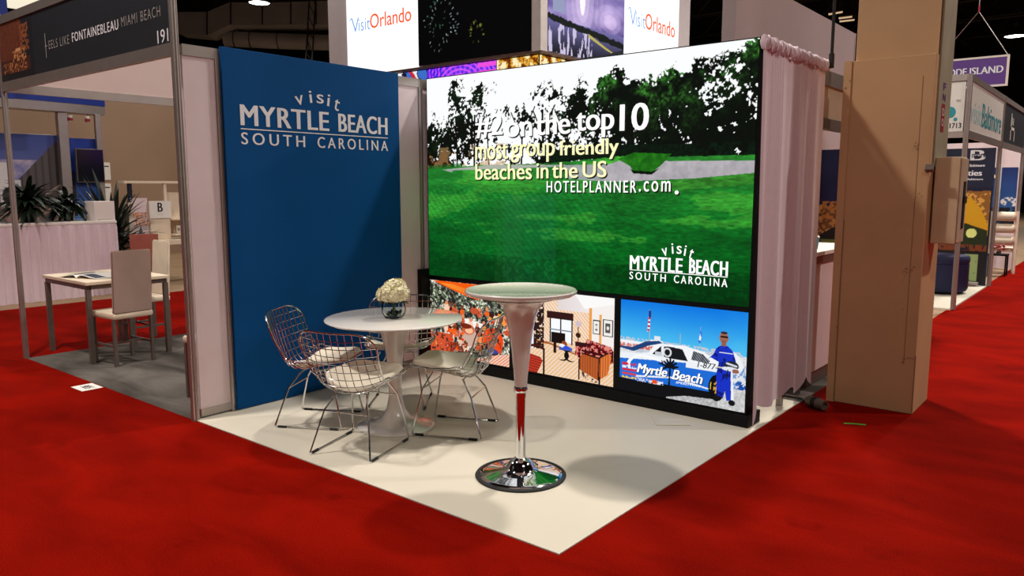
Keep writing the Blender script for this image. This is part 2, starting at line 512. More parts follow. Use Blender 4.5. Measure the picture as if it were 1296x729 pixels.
# ================================================================== VIDEO WALL
YL = 2.205
t = thing('led_video_wall', 'large lit video wall showing a golf course above three smaller pictures', 'video wall', (1.51, YL, 0))
pl = Plane((-1.51, 0, 0), (1, 0, 0))
b = B()
box(b, 0.04, 2.976, YL + 0.002, YL + 0.13, 0.09, 2.505)
obj('cabinet', loc(b, t), M['black'], t)
b = B(); box(b, 0.03, 3.0, YL - 0.012, YL + 0.2, 0.006, 0.088, bev=0.004); obj('plinth', loc(b, t), M['black'], t)
b = B(); box(b, -0.0, 0.05, YL - 0.10, YL + 0.1, 0.006, 0.865, bev=0.004); obj('end_box', loc(b, t), M['black'], t)
b = B()
for x in (0.7, 1.5, 2.3): box(b, x, x + 0.05, YL + 0.13, YL + 0.5, 0.006, 0.05); prism(b, [(x, YL + 0.13, 1.6), (x + 0.05, YL + 0.13, 1.6), (x + 0.05, YL + 0.5, 0.05), (x, YL + 0.5, 0.05)], (0, -0.05, 0))
obj('rear_brace', loc(b, t), M['black'], t)

# --- the big golf-course picture
P = Pic(2.92, 1.688, 800, 462)
U, V = P.U, P.V
P.fill(U > -1, (252, 254, 255))
top = interp(U, [(0, .80), (.03, .85), (.05, .80), (.075, .80), (.09, .93), (.11, .975), (.19, .985), (.27, .95), (.30, .86), (.325, .82), (.345, .88), (.39, .90), (.43, .915), (.47, .90), (.505, .86), (.55, .91), (.60, .925), (.669, .94), (.70, .90), (.734, .885), (.795, .915), (.853, .94), (.88, .95), (.909, .97), (.962, .995), (1, 1.02)])
top = np.where(U < .085, interp(U, [(0, .82), (.02, .86), (.05, .79), (.085, .81)]), top)
n1 = P.N(16, 3, 5); n2 = P.N(46, 9, 3); n3 = P.N(7, 21, 3); nf = P.N(110, 14, 2)
edge = top + (n1 - .5) * .16 + (n2 - .5) * .07 + (nf - .5) * .05
hor = interp(U, [(0, .55), (.18, .562), (.46, .565), (.65, .585), (.82, .578), (1, .578)])
tree = (V < edge) & (V > hor - .01)
depth = edge - V
holes = P.N(11, 40, 4) * .45 + n2 * .30 + nf * .25
dens = interp(U, [(0, .55), (.10, .56), (.16, .53), (.22, .475), (.30, .43), (.36, .48), (.42, .53), (.52, .55), (.60, .57), (.70, .63), (.80, .64), (.90, .60), (1, .59)])
dens = dens + np.where(depth > .28, interp(U, [(0, -.03), (.1, -.05), (.25, -.07), (.38, -.03), (.55, 0), (1, .01)]), 0) - np.where(depth < .06, .035, 0)
leafy = tree & (holes < dens)
clump = np.clip((P.N(20, 33, 4) - .40) * 4, 0, 1)
g = clump * (.25 + 1.1 * np.clip((nf - .3) * 2.2, 0, 1)) * np.clip(1.10 - depth * 4.2, 0.0, 1)
g *= interp(U, [(0, .30), (.1, .55), (.3, .5), (.5, .9), (.7, 1.0), (1, .95)])
P.fill(leafy, np.stack([9 + 48 * g, 11 + 110 * g + 8 * nf, 9 + 34 * g], -1))
for x, w, x2 in ((.12, .005, .115), (.185, .006, .188), (.24, .004, .232), (.355, .005, .36), (.43, .006, .425), (.50, .005, .51), (.60, .006, .59), (.69, .006, .70)):
    P.fill(P.line(x, hor.mean() - .02, x2, .80, w), (14, 12, 9))
    P.fill(P.line(x2, .70, x2 + .04, .82, w * .6), (14, 12, 9)); P.fill(P.line(x, .68, x - .035, .80, w * .6), (14, 12, 9))
bush = (V < hor + .05 + (n1 - .5) * .16 * (U < .2)) & (V > hor) & ((U < .13) | (U > .45))
P.fill(bush & (n1 > .38), np.stack([10 + 60 * nf * (U < .13), 11 + 26 * nf, 8 + 10 * nf], -1))
P.fill((V < hor + .1) & (V > hor) & (U < .30) & (n1 > .54), (196, 150, 96), .55)
grass = V < hor + (n2 - .5) * .008
sh = P.N(5, 61, 5, 0.5, 2.5); st = P.N(70, 62, 3, .6, 2.2)
gd = np.clip(V / .55, 0, 1)
k_ = (.50 + .75 * sh) * (.70 + .6 * st)
gcol = np.stack([(2 + 50 * gd ** 2) * k_, (70 + 88 * gd ** .8) * k_, (20 + 34 * gd) * k_], -1)
P.fill(grass, gcol)
P.fill(grass & (sh > .55) & (V > .22), np.stack([70 * k_ + 10, 165 * k_, 44 * k_ + 6], -1), .5)
lit = P.poly([(.60, .470), (.72, .462), (1, .53), (1, .47), (.80, .44), (.62, .45)])
P.fill(lit, np.stack([90 * k_, 190 * k_, 60 * k_], -1), .6)
P.fill((np.abs(U - .38) < .09) & (V < .42), (40, 120, 96), .20)
P.fill((np.abs(U - .31) < .05) & (V < .40), (60, 110, 54), .20)
P.fill((np.abs(V - interp(U, [(0, .53), (1, .6)])) < .035) & (U < .14), (26, 110, 34), .6)
sand = P.poly([(.46, .556), (.629, .553), (.663, .569), (.69, .545), (.70, .522), (.75, .515), (.77, .54), (.785, .562), (1.01, .556), (1.01, .512), (.862, .492), (.697, .482), (.63, .480), (.46, .50), (.20, .500), (.10, .53), (.06, .545), (.243, .562)])
sc = 150 + 40 * P.N(40, 71, 3)
P.fill(sand & ~P.poly([(.10, .54), (.5, .548), (.5, .49), (.10, .49)]), np.stack([sc + 4, sc, sc + 6], -1))
P.fill(P.poly([(.10, .547), (.243, .563), (.45, .557), (.33, .540)]), (190, 186, 178))
P.fill(P.poly([(.655, .575), (.69, .545), (.70, .522), (.75, .515), (.77, .54), (.785, .562), (.80, .59), (.70, .60)]), np.stack([10 + 40 * n2, 70 + 70 * n2, 12 + 20 * n2], -1))
P.fill(P.poly([(.69, .535), (.70, .514), (.75, .508), (.772, .535), (.75, .520), (.70, .526)]), (8, 20, 8))
P.fill((V < .13) & (n2 > .5), (0, 40, 10), .35)
moire = np.sin((U * 560 + V * 300) * .55 + 9 * P.N(2, 5, 2)) * .5 + .5
P.fill(grass & (U < .62), np.stack([20 + 0 * U, 120 + 0 * U, 60 + 0 * U], -1), 0.10 * 1)
P.fill(grass & (moire > .62) & (U < .66) & (V < .45), (0, 60, 20), .16)
big = P.build('large_screen', pl, SCREEN, t, 0.05, 0.81, label='large golf course picture on the video wall')
lp = Plane((-1.51 + .05, 0, .81), (1, 0, 0))
k = 2.92; h = 1.688


def cap(items, m, **kw):
    its = [(s, a * k, c * k, d * h, e * h, *r) for s, a, c, d, e, *r in items]
    letters('caption_shadow', lp, [(s, a + .010, c + .010, d - .010, e - .010, *r) for s, a, c, d, e, *r in its], E_SHADOW, big, off=.0030, **kw)
    letters('caption', lp, its, m, big, off=.0042, **kw)


cap([('#2', 0.191, 0.291, 0.692, 0.802), ('on', 0.302, 0.392, 0.689, 0.756), ('the', 0.404, 0.515, 0.691, 0.789), ('top', 0.532, 0.645, 0.669, 0.778), ('10', 0.660, 0.740, 0.690, 0.800)], E_TEXT, bold=.028)
cap([('most', 0.190, 0.310, 0.589, 0.662), ('group', 0.320, 0.467, 0.571, 0.655), ('friendly', 0.480, 0.659, 0.576, 0.664), ('beaches', 0.190, 0.392, 0.493, 0.569), ('in', 0.407, 0.447, 0.497, 0.565), ('the', 0.458, 0.539, 0.497, 0.567), ('US', 0.554, 0.625, 0.499, 0.569)], E_CREAM, bold=.022)
cap([('HOTELPLANNER', 0.441, 0.710, 0.434, 0.485, dict(space=1.3)), ('.com', 0.717, 0.801, 0.439, 0.482, dict(space=1.3)), ('.', 0.812, 0.822, 0.428, 0.444)], E_TEXT, bold=.015)
logo(lp, big, E_TEXT, .696 * k, .949 * k, .113 * h, .171 * h, .1085 * h, .1115 * h, .070 * h, .102 * h, .782 * k, .868 * k, .165 * h, .235 * h, off=.004)

# --- lower left: people relaxing under an orange canopy
P = Pic(.91, .66, 300, 218); U, V = P.U, P.V
n = P.N(26, 5, 4); n2 = P.N(60, 8, 2); n3 = P.N(9, 2, 3)
tone = np.where(n > .60, 235, np.where(n > .47, 130, 40)) + 30 * (n2 - .5)
P.fill(U > -1, np.stack([tone, tone, tone * .92], -1))
P.fill((V > .55) & (V < .92) & (n > .52) & (n2 > .5), (60, 92, 44))
P.fill(P.poly([(0.03, 1), (.2, .93), (.46, .84), (.62, .80), (.74, .85), (.80, 1)]), (246, 92, 16))
P.grad(P.poly([(0.14, .97), (.28, .92), (.50, .85), (.66, .83), (.6, .90), (.3, .97)]), U, (255, 170, 60), (236, 74, 10))
P.fill(P.poly([(.42, .55), (.68, .50), (.70, .42), (.46, .45)]), (246, 244, 240))
P.fill(P.poly([(.3, .38), (.62, .42), (.70, .20), (.40, .16)]), (226, 150, 130)); P.fill(P.poly([(.3, .38), (.62, .42), (.70, .20), (.40, .16)]) & (np.sin(U * 230 + V * 120) > .1), (180, 196, 180))
rng = random.Random(4)
for i in range(64):
    x, y = rng.uniform(.05, .98), rng.uniform(.12, .66)
    if y > .55 and x < .2: continue
    c = rng.choice([(244, 96, 30), (232, 60, 20), (250, 150, 70), (200, 84, 50), (90, 36, 20), (250, 210, 180)])
    P.fill(P.ell(x, y, rng.uniform(.02, .05), rng.uniform(.02, .06)) & (n2 > .28), c)
    P.fill(P.ell(x, y + .06, .018, .026), rng.choice([(230, 140, 100), (120, 60, 30), (60, 28, 18)]))
P.fill(P.ell(.50, .40, .08, .07), (206, 96, 60)); P.fill(P.ell(.51, .385, .05, .04), (250, 190, 150)); P.fill(P.ell(.47, .44, .07, .035), (120, 40, 20))
P.fill(P.ell(.80, .30, .13, .17) & (n > .42), (240, 74, 22)); P.fill(P.ell(.80, .16, .07, .04), (60, 70, 150))
P.fill(P.poly([(.55, 0), (1, 0), (1, .16), (.86, .13), (.62, .03)]), (240, 206, 190)); P.fill(P.poly([(.55, 0), (1, 0), (1, .16), (.86, .13), (.62, .03)]) & (np.sin(U * 160 - V * 160) > .3), (232, 130, 80))
P.fill(P.line(.55, .03, .86, .14, .012), (60, 44, 60))
P.fill((V < .30) & (U < .30) & (n > .40), (214, 84, 50)); P.fill((V < .2) & (U > .2) & (U < .5) & (n2 > .5), (150, 46, 26))
P.build('small_screen', pl, SCREEN, t, .055, .11, label='small picture of a crowd under an orange canopy')

# --- lower middle: a hotel suite
P = Pic(.93, .665, 300, 214); U, V = P.U, P.V
P.fill(U > -1, (244, 226, 214))
P.fill((np.sin((U * 1.4 + V) * 130) > .1) & (U < .78), (240, 168, 84), .65)
P.grad((V > .80) & (U > .45), U, (206, 190, 190), (250, 246, 244)); P.fill((U > .78) & (V > .45), (246, 240, 236))
P.fill(P.poly([(.72, .84), (1, .93), (1, 1), (.62, 1)]), (252, 250, 248)); P.fill(P.rect(.765, .79, .46, .86), (236, 160, 80)); P.fill(P.rect(.86, .885, .46, .80), (236, 170, 96))
P.fill((V < .40), (240, 214, 190)); P.fill((V < .40) & (np.sin((U * 1.3 - V) * 120) > .3), (236, 178, 112), .7)
P.fill(P.poly([(.0, .40), (.36, .40), (.66, .30), (.66, .285), (.36, .375), (0, .37)]), (170, 90, 40))
P.fill(P.rect(.0, .20, .30, .74), (246, 248, 250)); P.fill(P.rect(.20, .31, .30, .86) & (P.N(40, 3) > .36), (44, 26, 26))
P.fill(P.rect(.375, .60, .42, .70), (250, 252, 255)); P.fill(P.rect(.34, .61, .69, .77), (52, 24, 24))
for x in (.37, .475, .59): P.fill(P.rect(x, x + .014, .40, .70), (28, 20, 22))
P.fill(P.rect(.37, .60, .55, .565), (120, 130, 150))
P.fill(P.rect(.385, .53, .40, .53), (24, 14, 14)); P.fill(P.rect(.41, .44, .28, .42), (40, 20, 12)); P.fill(P.ell(.52, .40, .03, .04), (150, 70, 30))
P.fill(P.rect(.47, .60, .325, .37), (70, 90, 190)); P.fill(P.ell(.50, .38, .03, .02), (240, 244, 250)); P.fill(P.ell(.545, .365, .035, .018), (40, 80, 220))
for sx in (-1, 1):
    P.fill(P.ell(.545 + sx * .04, .27, .065, .07) & ~P.ell(.545 + sx * .055, .27, .055, .058) & (V < .33), (20, 14, 14))
P.fill(P.line(.66, .44, .66, .66, .007), (120, 70, 40)); P.fill(P.ell(.66, .66, .03, .035), (210, 190, 200)); P.fill(P.ell(.66, .53, .025, .03), (60, 30, 20))
for x0, x1, y0, y1 in ((.80, .87, .57, .735), (.895, .99, .56, .755)):
    P.fill(P.rect(x0, x1, y0, y1), (52, 44, 44)); P.fill(P.rect(x0 + .009, x1 - .009, y0 + .012, y1 - .012), (242, 240, 236))
    P.fill(P.rect(x0 + .024, x1 - .024, y0 + .045, y1 - .045), (90, 84, 80)); P.fill(P.ell((x0 + x1) / 2, (y0 + y1) / 2, .013, .022), (230, 226, 220))
nn = P.N(34, 9, 3)
sofa = P.poly([(.63, .30), (.64, .46), (.73, .45), (.745, .50), (.97, .45), (1, .40), (1, .26), (.70, .24)])
P.fill(sofa, (156, 26, 32)); P.fill(sofa & (nn > .54), (226, 140, 128)); P.fill(sofa & (nn < .43), (70, 12, 18)); P.fill(P.line(.70, .36, .99, .33, .012), (60, 14, 18)); P.fill(P.line(.78, .48, .77, .35, .006), (60, 14, 18)); P.fill(P.line(.88, .46, .87, .34, .006), (60, 14, 18)); P.fill(P.rect(.63, .74, .40, .455), (54, 20, 24))
P.fill(P.poly([(.665, .24), (.70, .33), (.86, .30), (.95, .37), (.97, .30), (.94, .12), (.86, .04), (.68, .13)]), (190, 92, 40)); P.fill(P.poly([(.88, .30), (.95, .38), (.98, .33), (.95, .13), (.87, .05)]), (228, 122, 54))
P.fill(P.poly([(.665, .24), (.70, .33), (.86, .30), (.95, .37), (.97, .30), (.94, .12), (.86, .04), (.68, .13)]) & (np.sin(U * 260) > .55), (120, 60, 40), .7)
P.fill(P.line(.70, .33, .86, .30, .009), (60, 26, 14)); P.fill(P.line(.86, .30, .95, .375, .009), (60, 26, 14)); P.fill(P.line(.865, .30, .86, .05, .008), (70, 30, 16)); P.fill(P.line(.67, .25, .67, .02, .010), (34, 18, 14)); P.fill(P.line(.87, .08, .87, 0, .010), (34, 18, 14))
P.fill(P.poly([(.70, .12), (.86, .02), (.86, 0), (.70, .04)]) & (nn > .5), (70, 36, 40))
P.fill(P.poly([(0, .26), (.27, .20), (.30, .16), (.24, 0), (0, 0)]), (196, 56, 36)); P.fill(P.poly([(0, .26), (.27, .20), (.30, .16), (.24, 0), (0, 0)]) & (np.sin(V * 200 + U * 30) > .4), (120, 36, 30))
P.fill(P.line(.0, .27, .24, .345, .016), (70, 26, 18)); P.fill(P.line(.24, .345, .31, .30, .016), (70, 26, 18)); P.fill(P.line(.31, .30, .31, .0, .013), (50, 20, 16))
P.build('small_screen', pl, SCREEN, t, 1.03, .11, label='small picture of a hotel suite with red sofa')

# --- lower right: driver beside a race car
P = Pic(.955, .67, 320, 226); U, V = P.U, P.V
P.grad(U > -1, (V - .45) / .55 + .35 * (P.N(3, 2) - .5) * (U - .2), (96, 214, 246), (14, 120, 226))
P.fill(V < .56, (226, 228, 232)); P.fill((V < .6) & (V > .44) & (P.N(50, 6) > .5), (190, 200, 214)); P.fill(P.rect(0, .3, .52, .56), (240, 242, 246)); P.fill((V < .53) & (V > .48) & (U < .3) & (P.N(60, 1) > .5), (214, 110, 90))
P.fill(P.rect(.26, .36, .55, .60), (238, 240, 244)); P.fill(P.rect(.29, .34, .60, .645), (228, 232, 238)); P.fill(P.rect(.27, .35, .575, .59), (40, 60, 80))
for x, y1 in ((.248, .90), (.50, .70), (.655, .80)): P.fill(P.line(x, .55, x, y1, .004), (170, 176, 182))
P.fill(P.poly([(.243, .93), (.256, .88), (.25, .70), (.228, .68), (.238, .84)]), (196, 40, 52)); P.fill(P.poly([(.243, .93), (.256, .88), (.25, .70), (.228, .68), (.238, .84)]) & (np.sin(V * 150) > 0), (244, 240, 244)); P.fill(P.rect(.240, .258, .84, .91), (40, 50, 120))
P.fill(P.poly([(.655, .77), (.668, .74), (.66, .63), (.64, .64), (.648, .72)]), (60, 120, 220)); P.fill(P.poly([(.652, .73), (.662, .70), (.66, .66), (.645, .67)]), (244, 246, 250))
gn = P.N(60, 4, 2)
P.fill(V < .10, np.stack([150 + 70 * gn, 150 + 68 * gn, 152 + 68 * gn], -1)); P.fill((U > .80) & (V < .22), np.stack([170 + 60 * gn] * 3, -1)); P.fill((U > .82) & (V > .22) & (V < .46) & (gn > .5), (120, 160, 210))
P.fill((V < .115) & (U < .40), (14, 14, 18)); P.fill(P.poly([(0, .0), (.36, .0), (.55, .06), (.78, .08), (.78, .22), (0, .22)]), (16, 16, 20))
body = P.poly([(0, .42), (.14, .43), (.24, .46), (.42, .44), (.60, .46), (.72, .50), (.82, .44), (.86, .34), (.80, .20), (.745, .15), (.42, .145), (.20, .13), (0, .14)])
P.fill(body, (30, 108, 214)); P.fill(body & (V > np.where(U > .55, .36, .385 + .10 * (U - .3))), (238, 242, 248))
P.fill(P.poly([(.0, .47), (.12, .45), (.24, .53), (.36, .58), (.33, .60), (.22, .575), (.10, .49), (.0, .49)]), (30, 66, 120))
P.fill(P.poly([(.24, .45), (.29, .54), (.36, .575), (.54, .585), (.68, .55), (.80, .47), (.83, .43), (.60, .43), (.40, .42)]), (244, 246, 250))
P.fill(P.poly([(.275, .45), (.345, .545), (.42, .555), (.52, .545), (.565, .43), (.42, .43)]), (24, 24, 30)); P.fill(P.poly([(.59, .45), (.605, .545), (.68, .525), (.735, .465), (.72, .435)]), (40, 42, 52)); P.fill(P.poly([(.59, .45), (.605, .545), (.68, .525), (.735, .465), (.72, .435)]) & (np.sin(U * 300 + V * 200) > .4), (150, 156, 166))
P.fill(P.line(.36, .55, .36, .43, .016), (236, 240, 246)); P.fill(P.ell(.40, .49, .035, .05) & ~P.ell(.40, .49, .022, .034), (220, 222, 226)); P.fill(P.rect(.30, .36, .44, .48), (200, 204, 212))
P.fill(P.ell(.22, .30, .16, .12) & ~P.ell(.25, .30, .16, .115) & (V > .27), (248, 250, 252)); P.fill(P.poly([(.10, .41), (.22, .43), (.38, .40), (.47, .33), (.36, .375), (.2, .40)]), (248, 250, 252))
P.fill(P.poly([(.14, .19), (.45, .24), (.80, .17), (.80, .155), (.45, .222), (.14, .17)]), (236, 240, 246))
P.fill(P.ell(.790, .20, .062, .135), (12, 12, 14)); P.fill(P.ell(.80, .20, .034, .085) & (P.N(50, 8) > .52), (214, 160, 60)); P.fill(P.ell(.79, .20, .05, .115) & ~P.ell(.79, .20, .043, .10) & (P.N(20, 2) > .62), (240, 200, 60))
for y, c in ((.30, (214, 40, 50)), (.265, (240, 240, 244)), (.235, (214, 40, 50)), (.19, (226, 60, 40)), (.15, (236, 200, 60))):
    P.fill(P.rect(.02, .15, y - .012, y + .012) & (P.N(44, int(y * 100)) > .40), c)
P.fill(P.rect(.155, .37, .125, .165) & (P.N(60, 5) > .47), (240, 240, 240)); P.fill(P.rect(.28, .32, .13, .17), (240, 80, 30))
P.fill(P.ell(.42, .34, .025, .02) & (P.N(30, 1) > .2), (16, 16, 20))
for i in range(9):
    an = math.pi * (i / 8) * 1.15 - .24; P.fill(P.line(.425, .345, .425 + .062 * math.cos(an), .345 + .09 * math.sin(an) - .015, .011), (14, 18, 26))
P.fill(P.line(.425, .35, .420, .14, .010), (14, 18, 26)); P.fill(P.ell(.345, .375, .022, .025) & ~P.ell(.337, .382, .018, .021), (14, 18, 26))
suit = P.poly([(.775, .60), (.80, .635), (.86, .645), (.90, .60), (.925, .50), (.91, .40), (.915, .10), (.865, .09), (.85, .20), (.84, .11), (.79, .12), (.785, .35), (.80, .47), (.74, .505), (.72, .49), (.76, .545)])
P.fill(suit, (24, 50, 196)); P.fill(suit & (P.N(26, 3, 3) > .58), (12, 26, 120)); P.fill(P.poly([(.90, .60), (.94, .56), (.985, .46), (.965, .40), (.925, .41), (.93, .48)]), (238, 240, 246))
P.fill(P.poly([(.89, .40), (.905, .40), (.92, .10), (.90, .09)]), (238, 240, 246)); P.fill(P.rect(.80, .90, .565, .575), (220, 226, 240)); P.fill(P.rect(.785, .90, .41, .425), (210, 200, 160))
P.fill(P.ell(.832, .72, .034, .055), (160, 104, 84)); P.fill(P.rect(.806, .860, .722, .740), (14, 12, 14)); P.fill(P.ell(.832, .772, .026, .013), (58, 42, 36)); P.fill(P.rect(.818, .846, .683, .690), (120, 70, 60)); P.fill(P.rect(.815, .85, .64, .68), (150, 96, 78))
P.fill(P.ell(.895, .45, .052, .048), (30, 34, 40)); P.fill(P.ell(.885, .415, .062, .022), (226, 230, 238)); P.fill(P.line(.86, .47, .93, .45, .010), (210, 216, 226)); P.fill(P.ell(.925, .40, .025, .022), (150, 96, 78)); P.fill(P.line(.868, .40, .862, .31, .006), (26, 22, 20))
P.fill(P.ell(.80, .105, .03, .022), (20, 20, 24)); P.fill(P.ell(.905, .075, .025, .03), (20, 20, 24)); P.fill((U > .93) & (V > .22) & (V < .30) & (gn > .45), (30, 80, 170))
cs = P.build('small_screen', pl, SCREEN, t, 2.015, .105, label='small picture of a race car and its driver')
cp = Plane((-1.51 + 2.015, 0, .105), (1, 0, 0)); k2, h2 = .955, .67


def carword(items, m, off, d=0.0, **kw):
    return letters('car_lettering', cp, [(s, (a + d) * k2, (c + d) * k2, (e - d) * h2, (f - d) * h2) for s, a, c, e, f in items], m, cs, off=off, **kw)


W1 = [('Myrtle', .150, .405, .195, .325), ('Beach', .445, .685, .215, .320)]
carword(W1, E_SHADOW, .0026, .006, bold=.03, shear=.25); carword(W1, E_TEXT, .0036, bold=.03, shear=.25)
carword([('SPEEDWAY', .475, .675, .178, .200)], E_TEXT, .0036, bold=.02, shear=.25)
carword([('1-877-', .640, .795, .385, .445)], E_SHADOW, .0036, bold=.02, shear=.2)

# ================================================================== DRAPE at the right end of the video wall
t = thing('drape', 'white floor length drape gathered on a rod beside the video wall', 'curtain', (3.0, 2.8, 0))
rng = random.Random(7)
nu, nv = 200, 40
Vv, Ff = [], []
y0, y1 = 2.186, 3.40
for j in range(nv + 1):
    w = j / nv
    for i in range(nu + 1):
        s = i / nu
        z = 2.43 * (1 - w) + w * (0.085 + .05 * math.sin(s * 9) ** 2 + .03 * math.sin(s * 23) - (.06 * max(0, 1 - s * 22)))
        yy = y0 + (y1 - y0) * s - .02 * w * s
        amp = .007 + .017 * w ** .8
        fold = .75 * math.sin(s * 25 + 1.4 * math.sin(s * 6 + .5)) + .3 * math.sin(s * 47 + 2 * w) * (1 - .6 * w)
        fine = .35 * math.sin(s * 190 + 4 * math.sin(s * 30)) * max(0, 1 - w * 3.5)
        Vv.append((3.000 + amp * fold + .006 * fine + .02 * w - 3.0, yy + .006 * math.sin(s * 34) * w - 2.8, z))
for j in range(nv):
    for i in range(nu):
        a = j * (nu + 1) + i; Ff.append((a, a + 1, a + nu + 2, a + nu + 1))
obj('cloth', (Vv, Ff), M['cloth'], t, True)
bm = B(); rings = []
for i in range(181):
    s = i / 180; r = .029 + .005 * math.sin(s * 150 + 2 * math.sin(s * 25)) + .004 * math.sin(s * 371)
    yy = y0 - .012 + (y1 - y0 + .05) * s; zc = 2.474 + .004 * math.sin(s * 60)
    rings.append([bm.verts.new((3.010 + .75 * r * math.cos(a) - 3.0, yy - 2.8 + .006 * math.sin(a * 3 + s * 90), zc + r * 1.05 * math.sin(a) - (.018 * (.5 + .5 * math.sin(s * 170)) if math.sin(a) < -.5 else 0))) for a in [2 * math.pi * k / 14 for k in range(14)]])
for A, C in zip(rings, rings[1:]):
    for k in range(14): bm.faces.new((A[k], A[(k + 1) % 14], C[(k + 1) % 14], C[k]))
bm.faces.new(rings[0][::-1]); bm.faces.new(rings[-1])
obj('rod_pocket', bm, M['cloth'], t, True)
t = thing('drape_stand', 'grey upright stand with a foot holding up the white drape', 'stand', (2.965, 3.24, 0))
b = lathe(B(), [(0, 0.01), (.022, .01), (.022, 2.0), (0, 2.0)], 12); obj('upright', b, M['steel'], t)
obj('base_plate', box(B(), -.14, .10, -.10, .10, 0.007, .016), M['steel'], t)

# ================================================================== PILLAR
t = thing('pillar', 'tan boarded square pillar standing on the red carpet', 'pillar', (3.475, 3.49, 0))
X0, X1, Y0, Y1 = 3.185, 3.760, 3.25, 3.745
b = box(B(), X0, X1, Y0, Y1, 0, 2.46, bev=.004); obj('sleeve', loc(b, t), M['tan'], t)
b = box(B(), X0 + .055, X1 - .005, Y0 + .04, Y1 - .01, 2.46, 11.5); obj('shaft', loc(b, t), M['tan'], t)
b = B(); box(b, X0 - .006, X0 + .045, Y0 - .012, Y0, 0.0, 2.46); obj('corner_board', loc(b, t), M['tan'], t)
b = B(); box(b, X0 + .046, X0 + .052, Y0 - .004, Y0 + .001, 0.01, 1.35); box(b, X1 - .075, X1 - .071, Y0 - .002, Y0 + .001, .35, 2.32); box(b, X1 - .006, X1 + .002, Y0 - .002, Y0 + .006, 0.01, .42)
box(b, X1 - .06, X1 - .01, Y0 - .0015, Y0, .395, .40)
obj('seam', loc(b, t), M['tand'], t)
b = box(B(), X1, X1 + .012, Y0 + .08, Y1, 1.72, 2.9); obj('side_plate', loc(b, t), M['greenish'], t)
b = B()
rng = random.Random(3)
for _ in range(16):
    x = rng.choice([X0 + .02, X0 + .035, X1 - .05, X1 - .10]) + rng.uniform(-.02, .02); z = rng.choice([rng.uniform(.3, 1.1), rng.uniform(1.5, 2.4)]); r = rng.uniform(.003, .008)
    lathe(b, [(0, 0), (r, 0), (r, .003), (0, .003)], 8); bmesh.ops.transform(b, matrix=Matrix.Translation((x, Y0 - .013, z)) @ Matrix.Rotation(math.pi / 2, 4, 'X'), verts=b.verts[-18:])
obj('screw', loc(b, t), M['tand'], t)
sp = Plane((X1 + .0125 - 3.475, Y0 + .18 - 3.49, 1.98), (0, 1, 0))
V_, F_ = [], []; quad(V_, F_, sp, .02, .13, -.02, .17, .001); obj('sticker', (V_, F_), M['stickerred'], t, label='red sticker on the pillar side')
letters('sticker_lettering', sp, [('O', .04, .11, .02, .07), ('D', .04, .11, .09, .14)], M['panel'], t, off=.002, bold=.03)
letters('sticker_lettering', sp, [('N', .03, .12, .19, .24), ('F', .03, .12, .26, .31)], M['purple'], t, off=.002, bold=.03)
b = B(); prism(b, [(X1 - .02, Y0 - .03, 1.70), (X1 - .02, Y0, 1.735), (X1 - .02, Y0, 1.68)], (.05, 0, 0)); obj('bracket', loc(b, t), M['steel'], t)

t = thing('electrical_box', 'cream metal electrical box hung on the side of the tan pillar', 'electrical box', (3.85, 3.45, 1.2))
b = box(B(), X1 + .013, 3.925, 3.375, 3.62, 1.195, 1.785, bev=.006); obj('housing', loc(b, t), mat('cream_enamel', (206, 178, 142), .5), t)
b = box(B(), 3.925, 3.938, 3.385, 3.60, 1.205, 1.775, bev=.003); obj('door', loc(b, t), mat('cream_enamel_door', (192, 170, 144), .5), t)
b = box(B(), 3.938, 3.944, 3.46, 3.53, 1.30, 1.62); box(b, 3.938, 3.95, 3.46, 3.56, 1.47, 1.52); obj('switch_slot', loc(b, t), M['inkblack'], t)

# things on the floor
t = thing('cable_connector', 'grey cable connector plug lying on red carpet by the drape', 'connector', (3.19, 2.965, 0.045), R(-28))
b = lathe(B(), [(0, -.075), (.030, -.075), (.040, -.06), (.040, .045), (.034, .06), (.034, .085), (.024, .085), (.022, .07), (0, .07)], 18)
bmesh.ops.transform(b, matrix=Matrix.Rotation(math.pi / 2, 4, 'Y'), verts=b.verts[:]); obj('body', b, M['cordgrey'], t, True)
b = lathe(B(), [(.0405, -.02), (.043, -.015), (.043, .015), (.0405, .02)], 18); bmesh.ops.transform(b, matrix=Matrix.Rotation(math.pi / 2, 4, 'Y'), verts=b.verts[:]); obj('collar', b, M['rubber'], t)
b = tube(B(), smoothpath([(-.07, 0, 0), (-.12, .01, -.02), (-.17, .05, -.032), (-.22, .12, -.034)], 5), .011, 8); obj('cable', b, M['rubber'], t, True)
b = B(); tube(b, [(3.452, 2.731, .003), (3.51, 2.765, .003), (3.577, 2.789, .003)], .008, 6)
bmesh.ops.transform(b, matrix=Matrix.Diagonal((1, 1, .35, 1)), verts=b.verts[:])
tag(obj('tape_strip', b, M['greentape']), 'short strip of green tape on the red carpet near pillar', 'tape')
t = thing('floor_plate', 'low white cable cover plate on white floor before video wall', 'cover plate', (2.53, 2.02, .006), R(38))
b = box(B(), -.115, .115, -.10, .10, 0, .007, bev=.003); obj('plate', b, M['vinyl'], t)
b = box(B(), -.07, .07, -.008, .008, .007, .010, bev=.001); obj('grip', b, M['whitem'], t)
t = thing('floor_tag', 'white paper booth number tag taped to red carpet', 'tag', (-1.50, -.093, 0.0015), R(0))
b = box(B(), -.105, .105, -.08, .08, 0, .002); obj('paper', b, M['pagewhite'], t)
letters('number', Plane((0, 0, .002), (1, 0, 0), (0, 1, 0)), [('985', -.06, .06, -.035, .035)], M['inkblack'], t, off=.0008, bold=.02)

